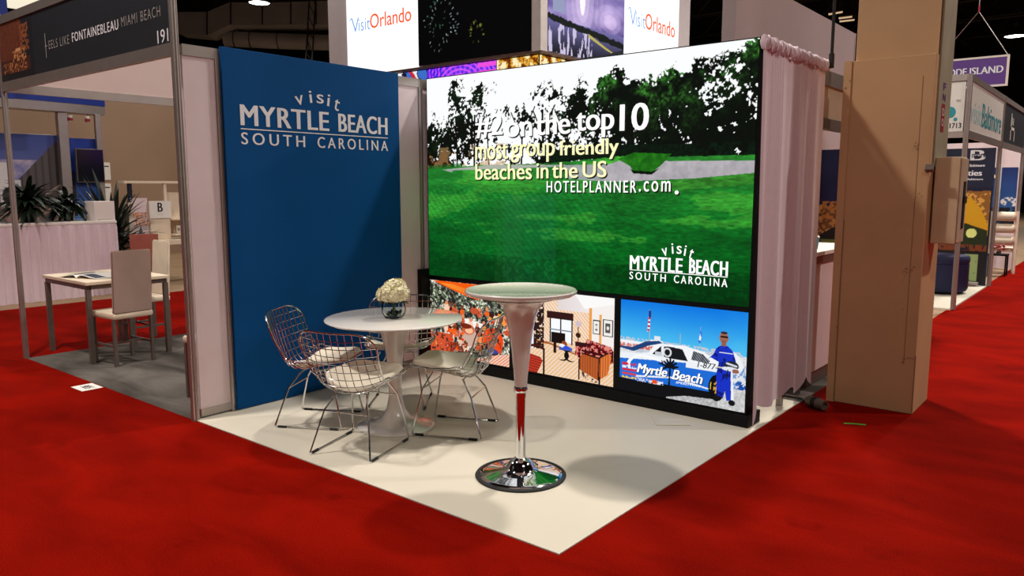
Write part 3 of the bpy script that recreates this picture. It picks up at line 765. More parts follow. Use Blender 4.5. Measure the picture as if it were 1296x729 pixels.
# ================================================================== FURNITURE in the booth
# --- tulip table
t = thing('tulip_table', 'round white pedestal dining table among the four wire chairs', 'table', (1.15, .785, .006))
obj('tabletop', lathe(B(), [(0, .702), (.30, .702), (.40, .708), (.438, .716), (.447, .722), (.447, .726), (.440, .7295), (0, .7295)], 96), M['white'], t, True)
obj('pedestal', lathe(B(), [(0, 0), (.252, 0), (.256, .004), (.250, .008), (.20, .016), (.14, .034), (.095, .065), (.062, .12), (.046, .19), (.041, .27), (.045, .36), (.056, .46), (.072, .56), (.092, .64), (.118, .685), (.15, .702), (0, .702)], 72), M['white'], t, True)

# --- bar table
t = thing('bar_table', 'tall white bar table with flared column and chrome disc base', 'table', (2.352, .61, .006))
obj('tabletop', lathe(B(), [(0, .985), (.13, .985), (.19, .994), (.25, 1.002), (.288, 1.010), (.300, 1.020), (.300, 1.030), (.293, 1.036), (.278, 1.035), (.262, 1.031), (0, 1.031)], 96), M['white'], t, True)
obj('column', lathe(B(), [(0, .505), (.034, .505), (.041, .60), (.051, .70), (.064, .80), (.079, .88), (.098, .935), (.122, .965), (.16, .983), (.20, .990), (0, .990)], 64), M['white'], t, True)
obj('collar', lathe(B(), [(0, .472), (.034, .472), (.038, .477), (.038, .500), (.035, .506), (0, .506)], 48), M['chrome'], t, True)
obj('pole', lathe(B(), [(0, .08), (.027, .08), (.027, .474), (0, .474)], 48), M['chrome'], t, True)
bs = obj('base', lathe(B(), [(.229, .011), (.226, .014), (.20, .018), (.15, .026), (.11, .034), (.088, .042), (.080, .050), (.070, .070), (.054, .088), (.038, .100), (.027, .104)], 96), M['chrome'], t, True)
obj('rubber_ring', lathe(B(), [(0, 0), (.248, 0), (.251, .006), (.247, .012), (.240, .0145), (.2295, .0145), (.2295, .009), (0, .009)], 96), M['rubber'], bs, True)

# --- wire chairs
PROF = smoothpath([(0, .262, .450), (0, .17, .430), (0, .05, .396), (0, -.06, .368), (0, -.135, .370), (0, -.195, .408), (0, -.234, .50), (0, -.264, .60), (0, -.290, .70), (0, -.304, .757)], 8)
TL = [0.0]
for a, c in zip(PROF, PROF[1:]): TL.append(TL[-1] + (c - a).length)
LT = TL[-1]


def prof(tt):
    tt = min(max(tt, 0), LT); return np.interp(tt, TL, [p.y for p in PROF]), np.interp(tt, TL, [p.z for p in PROF])


def hw_raw(tt): return float(np.interp(tt / LT, [0, .15, .3, .42, .52, .62, .75, .9, 1], [.205, .232, .250, .256, .248, .243, .250, .260, .258]))


def hw(tt, rf=.09, rb=.12):
    h_ = hw_raw(tt)
    if tt < rf: h_ -= rf - math.sqrt(max(0, rf * rf - (rf - tt) ** 2))
    d = LT - tt
    if d < rb: h_ -= rb - math.sqrt(max(0, rb * rb - (rb - d) ** 2))
    return h_


def shell(s, tt, off=0.0):
    e = .01; ya, za = prof(tt - e); yb, zb = prof(tt + e); y, z = prof(tt)
    dy, dz = yb - ya, zb - za; l = math.hypot(dy, dz) or 1; ny, nz = dz / l, -dy / l      # normal: up on the seat, forward on the back
    c = float(np.interp(tt / LT, [0, .2, .42, .55, .8, 1], [.012, .050, .105, .105, .060, .045]))
    o = c * (abs(s) / .25) ** 2.2 + off
    return (s, y + ny * o, z + nz * o)


def make_wire_chair(label, group):
    t = thing('wire_chair', label, 'chair', group=group)
    b = B()
    for i in range(-5, 6):
        s = i * .0455; ts = [x * LT / 120 for x in range(121) if hw(x * LT / 120) > abs(s)]
        if len(ts) > 3: tube(b, [shell(s, q) for q in ts[::2] + [ts[-1]]], .0028, 5)
    nrow = 17
    for j in range(1, nrow):
        q = j * LT / nrow; h_ = hw(q); tube(b, [shell(h_ * (k / 10 - 1), q, -.004) for k in range(21)], .0028, 5)
    obj('wire_shell', b, M['wire'], t, True)
    q = [x * LT / 60 for x in range(61)]
    ring = [shell(hw(0) * (1 - k / 4), 0) for k in range(8)] + [shell(-hw(x), x) for x in q[:-1]] + [shell(hw(LT) * (k / 6 - 1), LT) for k in range(12)] + [shell(hw(x), x) for x in q[::-1][:-1]]
    obj('shell_rim', tube(B(), ring, .0055, 8, True), M['wire'], t, True)
    # cushion
    t0, t1 = .012, LT * .475; V_, F_ = [], []; nt, ns = 26, 22
    def hc(x):
        h_ = hw_raw(x) - .028; d = x - t0; r = .07
        if d < r: h_ -= r - math.sqrt(max(0, r * r - (r - d) ** 2))
        d = t1 - x; r = .17
        if d < r: h_ -= r - math.sqrt(max(0, r * r - (r - d) ** 2))
        return max(h_, .004)
    for side in (0, 1):
        for i in range(nt + 1):
            x = t0 + (t1 - t0) * (0.5 - 0.5 * math.cos(math.pi * i / nt))
            for j in range(ns + 1):
                kk = -math.cos(math.pi * j / ns); e = min(1, min(i, nt - i) / 3) ** .5
                o = .009 + (0 if side else .026 * min(1, min(i, nt - i) / 1.6) ** .5 * max(0, 1 - abs(kk) ** 16) ** .5)
                V_.append(shell(kk * hc(x), x, o))
    for side in (0, 1):
        o = side * (nt + 1) * (ns + 1)
        for i in range(nt):
            for j in range(ns):
                a = o + i * (ns + 1) + j; f = (a, a + 1, a + ns + 2, a + ns + 1); F_.append(f if side else f[::-1])
    obj('seat_cushion', (V_, F_), M['cream'], t, True)
    for s in (-1, 1):
        pth = [(s * .10, -.085, .358), (s * .15, -.155, .26), (s * .205, -.235, .012), (s * .205, -.21, .006), (s * .205, .20, .006), (s * .205, .225, .014), (s * .165, .165, .30), (s * .12, .11, .402)]
        lg = obj('leg_frame', tube(B(), pth, .0058, 8), M['wire'], t, True)
        for y in (-.185, .175):
            bm = tube(B(), [(s * .205, y - .028, .0065), (s * .205, y + .028, .0065)], .0088, 8); obj('glide', bm, M['rubber'], lg)
    obj('cross_bar', tube(B(), [(-.152, -.157, .255), (.152, -.157, .255)], .005, 8), M['wire'], t, True)
    obj('cross_bar', tube(B(), [(-.166, .165, .30), (.166, .165, .30)], .005, 8), M['wire'], t, True)
    obj('seat_support', tube(B(), [(-.105, -.085, .357), (.105, -.085, .357)], .005, 8), M['wire'], t, True)
    return t


GW = 'wire chairs around the white pedestal table'
chairs = [  # x, y, facing (deg, direction the sitter looks), label
    (.665, .545, 30, 'wire chair with cream seat, back close to the blue panel'),
    (1.30, .365, 108, 'wire chair with its back to the viewer, in front of pedestal table'),
    (1.505, .99, 204, 'wire chair between the pedestal table and the bar table, seen from its side'),
    (.755, 1.185, -52, 'wire chair half hidden behind the round pedestal table and flowers')]
proto = make_wire_chair(chairs[0][3], GW)
for i, (x, y, a, lab) in enumerate(chairs):
    o = proto if i == 0 else copy_tree(proto)
    o.location = (x, y, .0065); o.rotation_euler = (0, 0, R(a - 90)); o['label'] = lab

# --- vase and hydrangeas
t = thing('flower_vase', 'clear glass bowl vase of leaves and water on white table', 'vase', (1.152, .783, .7365))
obj('bowl', lathe(B(), [(0, 0), (.048, 0), (.064, .010), (.076, .032), (.079, .055), (.075, .080), (.068, .098), (.065, .098), (.071, .080), (.075, .055), (.072, .034), (.060, .015), (.046, .007), (0, .007)], 48), M['glass'], t, True)
rng = random.Random(11); b = B()
for _ in range(60):
    a = rng.uniform(0, 6.28); r = rng.uniform(.005, .052); x, y, z = r * math.cos(a), r * math.sin(a), rng.uniform(.012, .04)
    l = .032; d = Vector((rng.uniform(-1, 1), rng.uniform(-1, 1), rng.uniform(-.3, .5))).normalized() * l; s = d.orthogonal().normalized() * .007
    c = Vector((x, y, z)); vs_ = [b.verts.new(v) for v in (c - d * .6, c + s, c + d * .6, c - s)]; b.faces.new(vs_)
obj('leaf_litter', b, M['leaf'], t)
t = thing('hydrangea_bouquet', 'round bouquet of ivory hydrangeas standing in the glass vase', 'flowers', (1.152, .783, .7365))


def bloom(c, r, seed):
    rng = random.Random(seed); b = B(); n = 84
    for i in range(n):
        z = 1 - 2 * (i + .5) / n; ph = i * 2.39996; rr = math.sqrt(1 - z * z)
        nrm = Vector((rr * math.cos(ph), rr * math.sin(ph), z)); pos = Vector(c) + nrm * r * rng.uniform(.88, 1.06)
        nrm = (nrm + Vector((rng.uniform(-.35, .35), rng.uniform(-.35, .35), rng.uniform(-.35, .35)))).normalized()
        u = nrm.orthogonal().normalized(); w = nrm.cross(u); a0 = rng.uniform(0, 1.5); L = .0165
        for q in range(4):
            a = a0 + q * math.pi / 2; d = u * math.cos(a) + w * math.sin(a); e = u * -math.sin(a) + w * math.cos(a)
            vs_ = [b.verts.new(p) for p in (pos, pos + d * L * .55 + e * L * .42 + nrm * .002, pos + d * L * 1.05 + nrm * .0045, pos + d * L * .55 - e * L * .42 + nrm * .002)]
            b.faces.new(vs_)
    g0 = len(b.verts); bmesh.ops.create_icosphere(b, subdivisions=2, radius=r * .84, matrix=Matrix.Translation(c))
    return b


heads = [((0, 0, .185), .062), ((.058, .01, .165), .052), ((-.056, .012, .163), .052), ((.012, -.056, .158), .052), ((-.006, .056, .162), .052), ((.040, -.042, .150), .044), ((-.046, -.040, .148), .046), ((.03, .02, .205), .045)]
for i, (c, r) in enumerate(heads):
    obj('bloom', bloom(c, r, i), M['petal'], t)
for i, (c, r) in enumerate(heads[:6]):
    obj('stem', tube(B(), smoothpath([(c[0] * .35, c[1] * .35, .020), (c[0] * .15, c[1] * .15, .08), (c[0] * .7, c[1] * .7, .13)], 4), .003, 6), M['stem'], t, True)


def leafblade(b, base, tip, w, droop=0.0, n=6, nrm=None):
    base, tip = Vector(base), Vector(tip); d = tip - base; s = d.cross(Vector((0, 0, 1)))
    s = (s if s.length > 1e-5 else Vector((1, 0, 0))).normalized(); prev = None
    for i in range(n + 1):
        q = i / n; c = base + d * q - Vector((0, 0, droop * q * q)); ww = w * math.sin(math.pi * min(1, .08 + q * .92)) ** .8 if i < n else w * .04
        k = [b.verts.new(c - s * ww), b.verts.new(c - Vector((0, 0, ww * .25))), b.verts.new(c + s * ww)]
        if prev:
            b.faces.new((prev[0], prev[1], k[1], k[0])); b.faces.new((prev[1], prev[2], k[2], k[1]))
        prev = k


for a in (.3, 1.35, 2.4, 3.5, 4.5, 5.5):
    b = B(); leafblade(b, (.02 * math.cos(a), .02 * math.sin(a), .115), (.112 * math.cos(a), .112 * math.sin(a), .118), .034, .022); obj('leaf', b, M['leaf'], t, True)

# ================================================================== NEIGHBOURING BOOTH on the left
t = thing('booth_frame', 'aluminium booth frame with a dark header sign over the grey carpet', 'booth frame', (-1.5, 0, 0))
for x, y in ((-3.05, 0.0), (0.0, 0.0), (-3.05, 3.0)):
    obj('post', loc(octo_post(x, y, 3.06), t), M['alu'], t)
for args in ((-3.03, -.022, -.018, .018, 2.42, 2.50), (-3.03, -.022, -.018, .018, 2.99, 3.06), (-3.068, -3.032, .022, 2.98, 2.42, 2.50), (-3.068, -3.032, .022, 2.98, 2.99, 3.06)):
    obj('rail', loc(box(B(), *args), t), M['alu'], t)
hd = obj('header_board', loc(box(B(), -3.03, -.022, -.010, .006, 2.50, 2.99), t), M['slate'], t)
obj('header_board', loc(box(B(), -3.058, -3.042, .022, 2.98, 2.50, 2.99), t), mat('beige_header_board', (192, 168, 162), .6, var=.02), t)
pl = Plane((1.5, -.010, 2.5), (1, 0, 0))
P = Pic(.74, .485, 110, 72); U, V = P.U, P.V; n = P.N(30, 4, 2)
P.fill(U > -1, (26, 28, 34)); P.fill((U < .70) & (V > .3), (98, 46, 30)); P.fill((U < .70) & (V > .3) & (n > .5), (116, 60, 38))
P.fill((U < .9) & (V < .34), (70, 36, 26)); P.fill(P.rect(.66, .90, .45, .9) & (n > .45), (150, 84, 48)); P.fill(P.rect(.4, .8, .30, .48) & (n > .55), (206, 140, 86)); P.fill(P.rect(.1, .8, .1, .3) & (n > .6), (196, 120, 70)); P.fill((V < .12), (24, 24, 30)); P.fill(P.rect(.5, .65, .46, .52), (214, 160, 110))
P.build('picture', Plane((-1.53, -.010, 2.502), (1, 0, 0)), PRINT, hd)
letters('lettering', pl, [('EELS LIKE', -1.955, -1.565, .168, .235), ('MIAMI BEACH', -.69, -.137, .180, .247)], mat('grey_header_ink', (150, 146, 142), .5), hd, space=1.2)
letters('lettering', pl, [('FONTAINEBLEAU', -1.51, -.735, .172, .240)], M['print_white'], hd, bold=.02, space=1.15)
V_, F_ = [], []; quad(V_, F_, pl, -2.02, -2.013, .11, .30); quad(V_, F_, pl, -2.035, -1.985, .198, .204); obj('lettering', (V_, F_), M['greyprint'], hd)
letters('booth_number', pl, [('191', -.195, -.050, .012, .095)], M['print_white'], hd, bold=.015)

t = thing('side_table', 'white topped table on thin grey legs with a magazine', 'table', (-2.77, .64, .001))
obj('tabletop', box(B(), -.49, .49, -.38, .38, .715, .745, bev=.004), M['woodl'], t)
b = B()
for y in (-.35, .35): box(b, -.455, .455, y - .018, y + .018, .675, .714)
for x in (-.455, .455): box(b, x - .018, x + .018, -.331, .331, .675, .714)
obj('apron', b, M['steel'], t)
for x in (-.455, .455):
    for y in (-.35, .35): obj('leg', box(B(), x - .02, x + .02, y - .02, y + .02, 0, .6745), M['steel'], t)
t = thing('magazine', 'open magazine with dark blue pictures lying on the side table', 'magazine', (-2.72, .47, .747), R(20))
for sx in (-1, 1):
    V_, F_ = [], []
    for i in range(9):
        x = sx * i / 8 * .25; z = .004 + .034 * math.sin(math.pi * (i / 8) ** .6) * (1 - i / 10)
        V_ += [(x, -.14, z), (x, .14, z)]
    for i in range(8): F_.append((2 * i, 2 * i + 2, 2 * i + 3, 2 * i + 1))
    pg = obj('page', (V_, F_), M['pagewhite'], t, True)
    Vp, Fp = [], []
    for i in range(1, 8): Vp += [(V_[2 * i][0], -.12, V_[2 * i][2] + .002), (V_[2 * i][0], .11 if sx < 0 else -.01, V_[2 * i][2] + .002)]
    for i in range(6): Fp.append((2 * i, 2 * i + 2, 2 * i + 3, 2 * i + 1))
    obj('picture', (Vp, Fp), M['navy'], pg, True)


def make_side_chair(label, cover):
    t = thing('side_chair', label, 'chair', group='side chairs in the next booth')
    b = box(B(), -.185, .185, -.20, .21, .42, .475, bev=.015); obj('seat', b, M['coverw'] if cover is M['coverw'] else M['woodl'], t, True)
    b = B(); prism(b, [(-.178, -.20, .47), (-.178, -.165, .47), (-.178, -.205, 1.03), (-.178, -.235, 1.03)], (.356, 0, 0)); bmesh.ops.bevel(b, geom=b.edges[:], offset=.010, segments=2, affect='EDGES')
    obj('backrest', b, cover, t, True)
    for x in (-.17, .17):
        obj('leg', box(B(), x - .014, x + .014, -.19, -.162, 0, .419), M['steel'], t); obj('leg', box(B(), x - .014, x + .014, .165, .193, 0, .419), M['steel'], t)
        obj('stretcher', box(B(), x - .008, x + .008, -.161, .164, .17, .19), M['steel'], t)
    obj('stretcher', box(B(), -.16, .16, -.008, .008, .17, .19), M['steel'], t)
    return t


o = make_side_chair('taupe backed side chair pulled up to the end of the side table', M['cover']); o.location = (-2.22, .53, .001); o.rotation_euler = (0, 0, R(94))
o = make_side_chair('ivory covered side chair on the far side of the side table', M['coverw']); o.location = (-3.0, 1.09, .001); o.rotation_euler = (0, 0, R(178))
o = make_side_chair('side chair mostly hidden behind the white partition wall edge', M['coverw']); o.location = (-.42, .45, .001); o.rotation_euler = (0, 0, R(92))

# --- draped counter across the far aisle
t = thing('draped_counter', 'long counter covered with a pleated white skirt holding dark palms', 'counter', (-7.3, .5, -.012))
b = box(B(), -7.62, -6.98, -2.6, 2.62, 1.045, 1.085, bev=.006); obj('top', loc(b, t), M['whitem'], t)
V_, F_ = [], []; nn_ = 420
path = [(-6.99, -2.6), (-6.99, 2.6), (-7.6, 2.6)]
segs = [5.2, .61]; tot = sum(segs)
for i in range(nn_ + 1):
    s = i / nn_ * tot
    if s <= 5.2: x, y, nx, ny = -6.99, -2.6 + s, 1, 0
    else: x, y, nx, ny = -6.99 - (s - 5.2), 2.6, 0, 1
    f = .016 * math.sin(s * 40 + 1.5 * math.sin(s * 6)) + .008 * math.sin(s * 93)
    for z, k in ((1.055, .35), (1.0, .9), (.5, 1.0), (.0, 1.25)): V_.append((x + nx * (f * k + .012), y + ny * (f * k + .012), z))
for i in range(nn_):
    for j in range(3): a = i * 4 + j; F_.append((a, a + 4, a + 5, a + 1))
V_ = [(a - t.location.x, c - t.location.y, z) for a, c, z in V_]
obj('skirt', (V_, F_), M['cloth'], t, True)
b = B(); box(b, -7.60, -7.05, -2.5, -2.45, 0, 1.04); box(b, -7.60, -7.05, 2.45, 2.5, 0, 1.04); obj('trestle', loc(b, t), M['steel'], t)


def palm(label, x, y, z, h, spread, n, seed, pot=.16):
    rng = random.Random(seed)
    t = thing('potted_palm', label, 'plant', (x, y, z), group='potted palms by the far counter')
    obj('pot', lathe(B(), [(0, 0), (pot * .35, 0), (pot * .5, pot), (pot * .55, pot), (pot * .55, pot * 1.06), (pot * .45, pot * 1.06), (pot * .4, pot * .9), (0, pot * .9)], 20), M['rubber'], t, True)
    top = h * .45
    obj('stem', tube(B(), smoothpath([(0, 0, pot * .85), (.01, .01, top * .6), (0, 0, top)], 4), [.016] * 4 + [.014] * 5, 7), M['soil'], t, True)
    b = B()
    for i in range(n):
        a = i * 2.4 + rng.uniform(-.3, .3); el = rng.uniform(-.25, 1.2); l = h * .62 * rng.uniform(.75, 1.05)
        z0 = pot + (top - pot) * rng.uniform(.15, 1)
        dx, dy, dz = math.cos(a) * math.cos(el) * spread, math.sin(a) * math.cos(el) * spread, math.sin(el)
        leafblade(b, (0, 0, z0), (dx * l, dy * l, z0 + dz * l + .10), .036, .16 + .16 * math.cos(el), 7)
    obj('foliage', b, M['leaf'], t, True)
    return t


palm('largest dark palm on the draped counter, left of the others', -7.35, 1.58, 1.074, .80, 1.2, 130, 1)
palm('dark palm on the draped counter just left of the white box', -7.42, 2.12, 1.074, .62, .9, 110, 2)
palm('tall dark palm standing on floor behind the white box', -7.9, 2.93, -.012, 2.0, .75, 150, 3, .3)
palm('low leafy palm in front of the white lettered poster', -7.5, 3.2, -.012, 1.12, .36, 60, 5, .24)
t = thing('display_box', 'plain white display box on the right end of draped counter', 'box', (-7.15, 2.46, 1.074), R(4))
obj('body', box(B(), -.14, .14, -.15, .15, 0, .30, bev=.004), M['whitem'], t)
obj('label_strip', box(B(), .1405, .142, -.12, .11, .025, .04), M['greyprint'], t)

t = thing('wall_mural', 'large printed mural of building and sky behind the draped counter', 'mural', (-9.5, 1.9, 0))
obj('board', loc(box(B(), -9.56, -9.50, .2, 2.86, -.012, 2.46), t), M['whitem'], t)
P = Pic(2.66, 1.7, 220, 140); U, V = P.U, P.V; n = P.N(8, 3, 4)
P.grad(U > -1, V, (150, 140, 170), (60, 76, 150)); P.grad((V < .75), n * 2 - .6, (96, 100, 170), (206, 186, 190))
P.fill(P.poly([(.62, .36), (.70, .48), (1, .98), (1, .1), (.62, .1)]), (88, 78, 78)); P.fill(P.poly([(.62, .36), (.70, .48), (1, .98), (1, .1), (.62, .1)]) & (np.sin(U * 150) > .4), (66, 58, 60))
P.fill(P.line(.76, .26, 1, .52, .012), (190, 170, 160)); P.fill(P.poly([(.74, .26), (1, .52), (1, .1), (.74, .1)]), (90, 76, 70), .6)
P.fill(P.poly([(0, .82), (.62, .80), (.70, .74), (.70, .2), (0, .1)]) & (U < .64), (34, 84, 150), 1); P.fill(P.rect(.64, .69, .2, .72), (222, 214, 214))
P.fill(P.rect(.70, .76, .30, .56), (210, 204, 206)); P.fill(P.rect(.715, .745, .32, .52), (70, 100, 150)); P.fill(V < .30, (150, 120, 110)); P.fill((V < .26) & (n > .5), (98, 82, 84)); P.fill(P.ell(.80, .34, .10, .16) & (n > .35), (60, 48, 46)); P.fill(P.ell(.69, .40, .035, .09), (34, 30, 34))
P.fill(V < .09, (206, 156, 110))
P.build('picture', Plane((0, .2 - 1.9, .75), (0, 1, 0)), PRINT, t)
t = thing('blue_panel', 'narrow deep blue printed panel behind the hanging television', 'panel', (-9.5, 3.24, 0))
obj('board', loc(box(B(), -9.56, -9.50, 2.97, 3.50, -.012, 2.42), t), M['royal'], t)
P = Pic(.53, 1.1, 60, 120); U, V = P.U, P.V
P.grad(U > -1, V, (110, 160, 210), (10, 52, 150)); P.fill(P.ell(.12, .45, .2, .06), (190, 120, 70)); P.fill(P.ell(.8, .25, .25, .12), (226, 180, 40)); P.fill((U < .2) & (V > .3), (14, 22, 40))
P.build('picture', Plane((0, 2.97 - 3.24, .75), (0, 1, 0)), PRINT, t)
t = thing('television', 'black flat television mounted in front of the blue panel', 'television', (-9.40, 3.28, 1.95))
obj('casing', box(B(), -.03, .03, -.225, .235, -.29, .29, bev=.006), M['steel'], t)
obj('screen', box(B(), .0302, .034, -.212, .222, -.275, .277), mat('dark_glass_screen', (16, 20, 30), .15), t)
obj('wall_bracket', box(B(), -.098, -.0302, -.06, .06, -.06, .06), M['black'], t)
t = thing('canopy', 'blue curved canopy edge on beige posts over the far counter', 'canopy', (-9.3, 2.6, 0))
for y, w in ((2.88, .075), (3.47, .045)): obj('post', loc(box(B(), -9.46 + .0, -9.46 + w * 1.6, y - w, y + w, -.012, 2.839, bev=.004), t), M['alu'], t)
b = B(); V_ = []
ring = [(-9.45 + .20 * math.sin((i / 24) * math.pi), 0.4 + 3.22 * i / 24) for i in range(25)]
pv = None
for x, y in ring:
    k = [b.verts.new((x + dx, y, z)) for dx, z in ((0, 2.99), (.03, 2.99), (.03, 3.40), (0, 3.40))]
    if pv:
        for i in range(4): b.faces.new((pv[i], pv[(i + 1) % 4], k[(i + 1) % 4], k[i]))
    else: b.faces.new(k[::-1])
    pv = k
b.faces.new(pv); obj('fascia', loc(b, t), M['royal'], t)
b = B(); pv = None
for x, y in ring:
    k = [b.verts.new((x + dx, y, z)) for dx, z in ((-.3, 2.84), (.02, 2.84), (.02, 2.989), (-.3, 2.989))]
    if pv:
        for i in range(4): b.faces.new((pv[i], pv[(i + 1) % 4], k[(i + 1) % 4], k[i]))
    else: b.faces.new(k[::-1])
    pv = k
b.faces.new(pv); obj('under_rail', loc(b, t), M['alu'], t)
for y, lab in ((3.0, 'left red and white spotlight under the blue canopy'), (3.28, 'right red and white spotlight under the blue canopy')):
    t = thing('spotlight', lab, 'spotlight', (-9.35, y, 2.84), group='spotlights under the blue canopy')
    obj('hanger', tube(B(), [(0, 0, 0), (0, 0, -.05)], .006, 6), M['steel'], t)
    b = lathe(B(), [(0, -.15), (.035, -.15), (.04, -.06), (.03, -.05), (0, -.05)], 12); obj('head', b, M['whitem'], t, True)
    b = lathe(B(), [(.0405, -.14), (.043, -.10), (.0415, -.09)], 12); obj('band', b, M['stickerred'], t, True)
for i, (y0, y1, z0, z1, lab) in enumerate(((5.07, 5.27, 1.74, 2.13, 'upper of two white notices on the far beige wall'), (5.07, 5.26, 1.24, 1.66, 'lower of two white notices on the far beige wall'))):
    t = thing('notice', lab, 'notice', (-13.19, (y0 + y1) / 2, z0), group='paper notices on the far beige wall')
    obj('sheet', loc(box(B(), -13.2, -13.188, y0, y1, z0, z1), t), M['pagewhite'], t)
    obj('heading', loc(box(B(), -13.187, -13.186, y0 + .03, y1 - .03, z1 - .10, z1 - .075), t), M['inkblack'], t)

# --- white shelving stand
t = thing('shelf_stand', 'white shelving stand with desks beyond the right end of draped counter', 'shelf', (-8, 3.6, -.012))
for nm, a in (('top_rail', (-8.15, -7.95, 3.20, 4.35, 1.64, 1.68)), ('post', (-8.02, -7.97, 3.86, 3.91, .70, 1.64)), ('cubby_back', (-8.12, -8.08, 3.93, 4.3, .75, 1.49)), ('shelf', (-8.1, -7.8, 3.93, 4.3, 1.02, 1.05)), ('shelf', (-8.1, -7.8, 3.93, 4.3, .76, .79)),
              ('desk_top', (-8.3, -7.7, 3.0, 4.3, .66, .70)), ('desk_edge', (-7.698, -7.69, 3.0, 4.3, .62, .70)), ('side_panel', (-8.0, -7.9, 3.22, 3.29, .702, 1.33)), ('sign_panel', (-7.98, -7.93, 3.58, 3.925, .702, 1.34))):
    obj(nm, loc(box(B(), *a, bev=.003), t), M['woodl'], t)
obj('post', loc(box(B(), -8.04, -7.99, 3.28, 3.34, .70, 1.64), t), M['navy'], t, label='dark blue post')
for y in (3.05, 3.8, 4.25): obj('leg', loc(prism(B(), [(-8.2, y, 0), (-8.14, y, 0), (-7.85, y, .66), (-7.92, y, .66)], (0, .05, 0)), t), M['woodl'], t)
t = thing('letter_sign', 'white square sign with a black letter B on the shelving', 'sign', (-7.92, 3.76, 1.06))
obj('board', loc(box(B(), -7.929, -7.91, 3.57, 3.94, 1.06, 1.35), t), M['pagewhite'], t)
letters('lettering', Plane((.010, -.19, 0), (0, 1, 0)), [('B', .135, .225, .11, .26)], M['inkblack'], t, bold=.03)
letters('small_lettering', Plane((.010, -.19, 0), (0, 1, 0)), [('BAR', .13, .23, .06, .075)], M['greyprint'], t)
t = thing('poster', 'pale poster with orange lettering standing behind the rust chair', 'poster', (-7.98, 3.45, .702))
obj('board', loc(box(B(), -8.0, -7.985, 3.30, 3.575, .702, 1.40), t), M['panel'], t)
letters('lettering', Plane((-.003, -.15, 0), (0, 1, 0)), [('MEET', .012, .265, .36, .46), ('YOU', .04, .265, .24, .345)], M['orangeprint'], t, bold=.02)
for y, z, lab in ((3.16, .69, 'white patterned basket on the desk left of the poster'), (4.08, .778, 'white patterned basket on the lowest shelf by the partition')):
    t = thing('basket', lab, 'basket', (-7.86, y, z))
    obj('bowl', lathe(B(), [(0, 0), (.075, 0), (.09, .05), (.085, .15), (.078, .15), (.08, .05), (.068, .012), (0, .012)], 20), M['whitem'], t, True)
    b = B()
    for k in range(6):
        a = k * math.pi / 3; c = Vector((.089 * math.cos(a), .089 * math.sin(a), .09)); m4 = Matrix.Translation(c) @ Matrix.Rotation(a, 4, 'Z')
        box(b, -.003, .003, -.016, .016, -.025, .02, m4)
    obj('pattern', b, M['tand'], t)
t = thing('visitor_chair', 'rust red chair back seen beyond the ivory side chair', 'chair', (-6.45, 2.72, -.012), R(75))
obj('backrest', box(B(), -.19, .19, -.22, -.19, .47, .92, bev=.01), M['rust'], t, True); obj('seat', box(B(), -.19, .19, -.19, .2, .43, .47, bev=.01), M['rust'], t, True)
for x in (-.17, .17):
    for y in (-.205, .18): obj('leg', box(B(), x - .012, x + .012, y - .012, y + .012, 0, .4295), M['steel'], t)
t = thing('stool', 'dark low stool under the white desk by the partition edge', 'stool', (-7.2, 4.02, -.012))
obj('seat', lathe(B(), [(0, .44), (.15, .44), (.16, .46), (.15, .48), (0, .48)], 20), M['black'], t, True)
for k in range(4):
    a = k * math.pi / 2 + .5; obj('leg', tube(B(), [(.10 * math.cos(a), .10 * math.sin(a), .44), (.16 * math.cos(a), .16 * math.sin(a), .0)], .009, 6), M['steel'], t)

t = thing('hanging_banner', 'blue banner with yellow strokes hanging left of the dark header', 'banner', tuple(at(-48, 66, 11.0)))
b = box(B(), -.02, .02, -1.0, .62, -.60, .85); obj('cloth', b, M['royal'], t)
b = B()
tube(b, [(.025, .50 - .16 * math.cos(a), .16 + .22 * math.sin(a)) for a in [k * math.pi / 12 - 1.2 for k in range(20)]], .035, 6)
tube(b, [(.025, .20, -.25), (.025, .42, -.27), (.025, .50, -.33), (.025, .515, -.52)], .035, 6)
obj('strokes', b, M['orangeprint'], t)
obj('white_mark', tube(B(), [(.025, .40, .52), (.025, .52, .58)], .03, 6), M['print_white'], t)
for y in (-.9, .5): obj('hanging_wire', tube(B(), [(0, y, .85), (0, y, 11.5 - t.location.z)], .006, 5), M['steel'], t)
t = thing('hanging_sign', 'white lit sign board high above the dark header corner', 'sign', tuple(at(15, -20, 12.0)))
obj('board', box(B(), -.05, .05, -.45, .43, -.36, .5), emis('warm_lit_sign', (250, 240, 214), .9), t)
for y in (-.3, .3): obj('hanging_wire', tube(B(), [(0, y, .5), (0, y, 11.5 - t.location.z)], .006, 5), M['steel'], t)

# ================================================================== DISPLAY TOWER behind the video wall
t = thing('display_tower', 'white display tower with lit screens rising behind the blue panel and video wall', 'tower', (-3.9, 7.6, 0))
xl, xr, yf, yb, zb, zt = -6.18, -1.60, 6.0, 10.45, 3.42, 5.8
obj('frame', loc(box(B(), xl, xr - .02, yf + .02, yb, zb, zt), t), mat('tower_grey_paint', (206, 196, 198), .6, var=.02), t)
obj('corner_strip', loc(box(B(), xr - .14, xr + .012, yf - .012, yf + .14, zb, zt), t), mat('corner_strip_paint', (190, 180, 176), .5), t)
obj('bottom_trim', loc(box(B(), xl + .02, xr + .03, yf - .02, yb - .02, zb - .03, zb), t), mat('brown_trim', (84, 58, 46), .5), t)
lw = obj('lit_panel', loc(box(B(), -5.66, -3.97, yf - .005, yf + .02, zb + .01, zt - .03), t), E_WHITE, t)
rw = obj('lit_panel', loc(box(B(), xr - .02, xr + .005, 8.16, 9.98, zb + .01, zt - .03), t), E_WHITE, t)


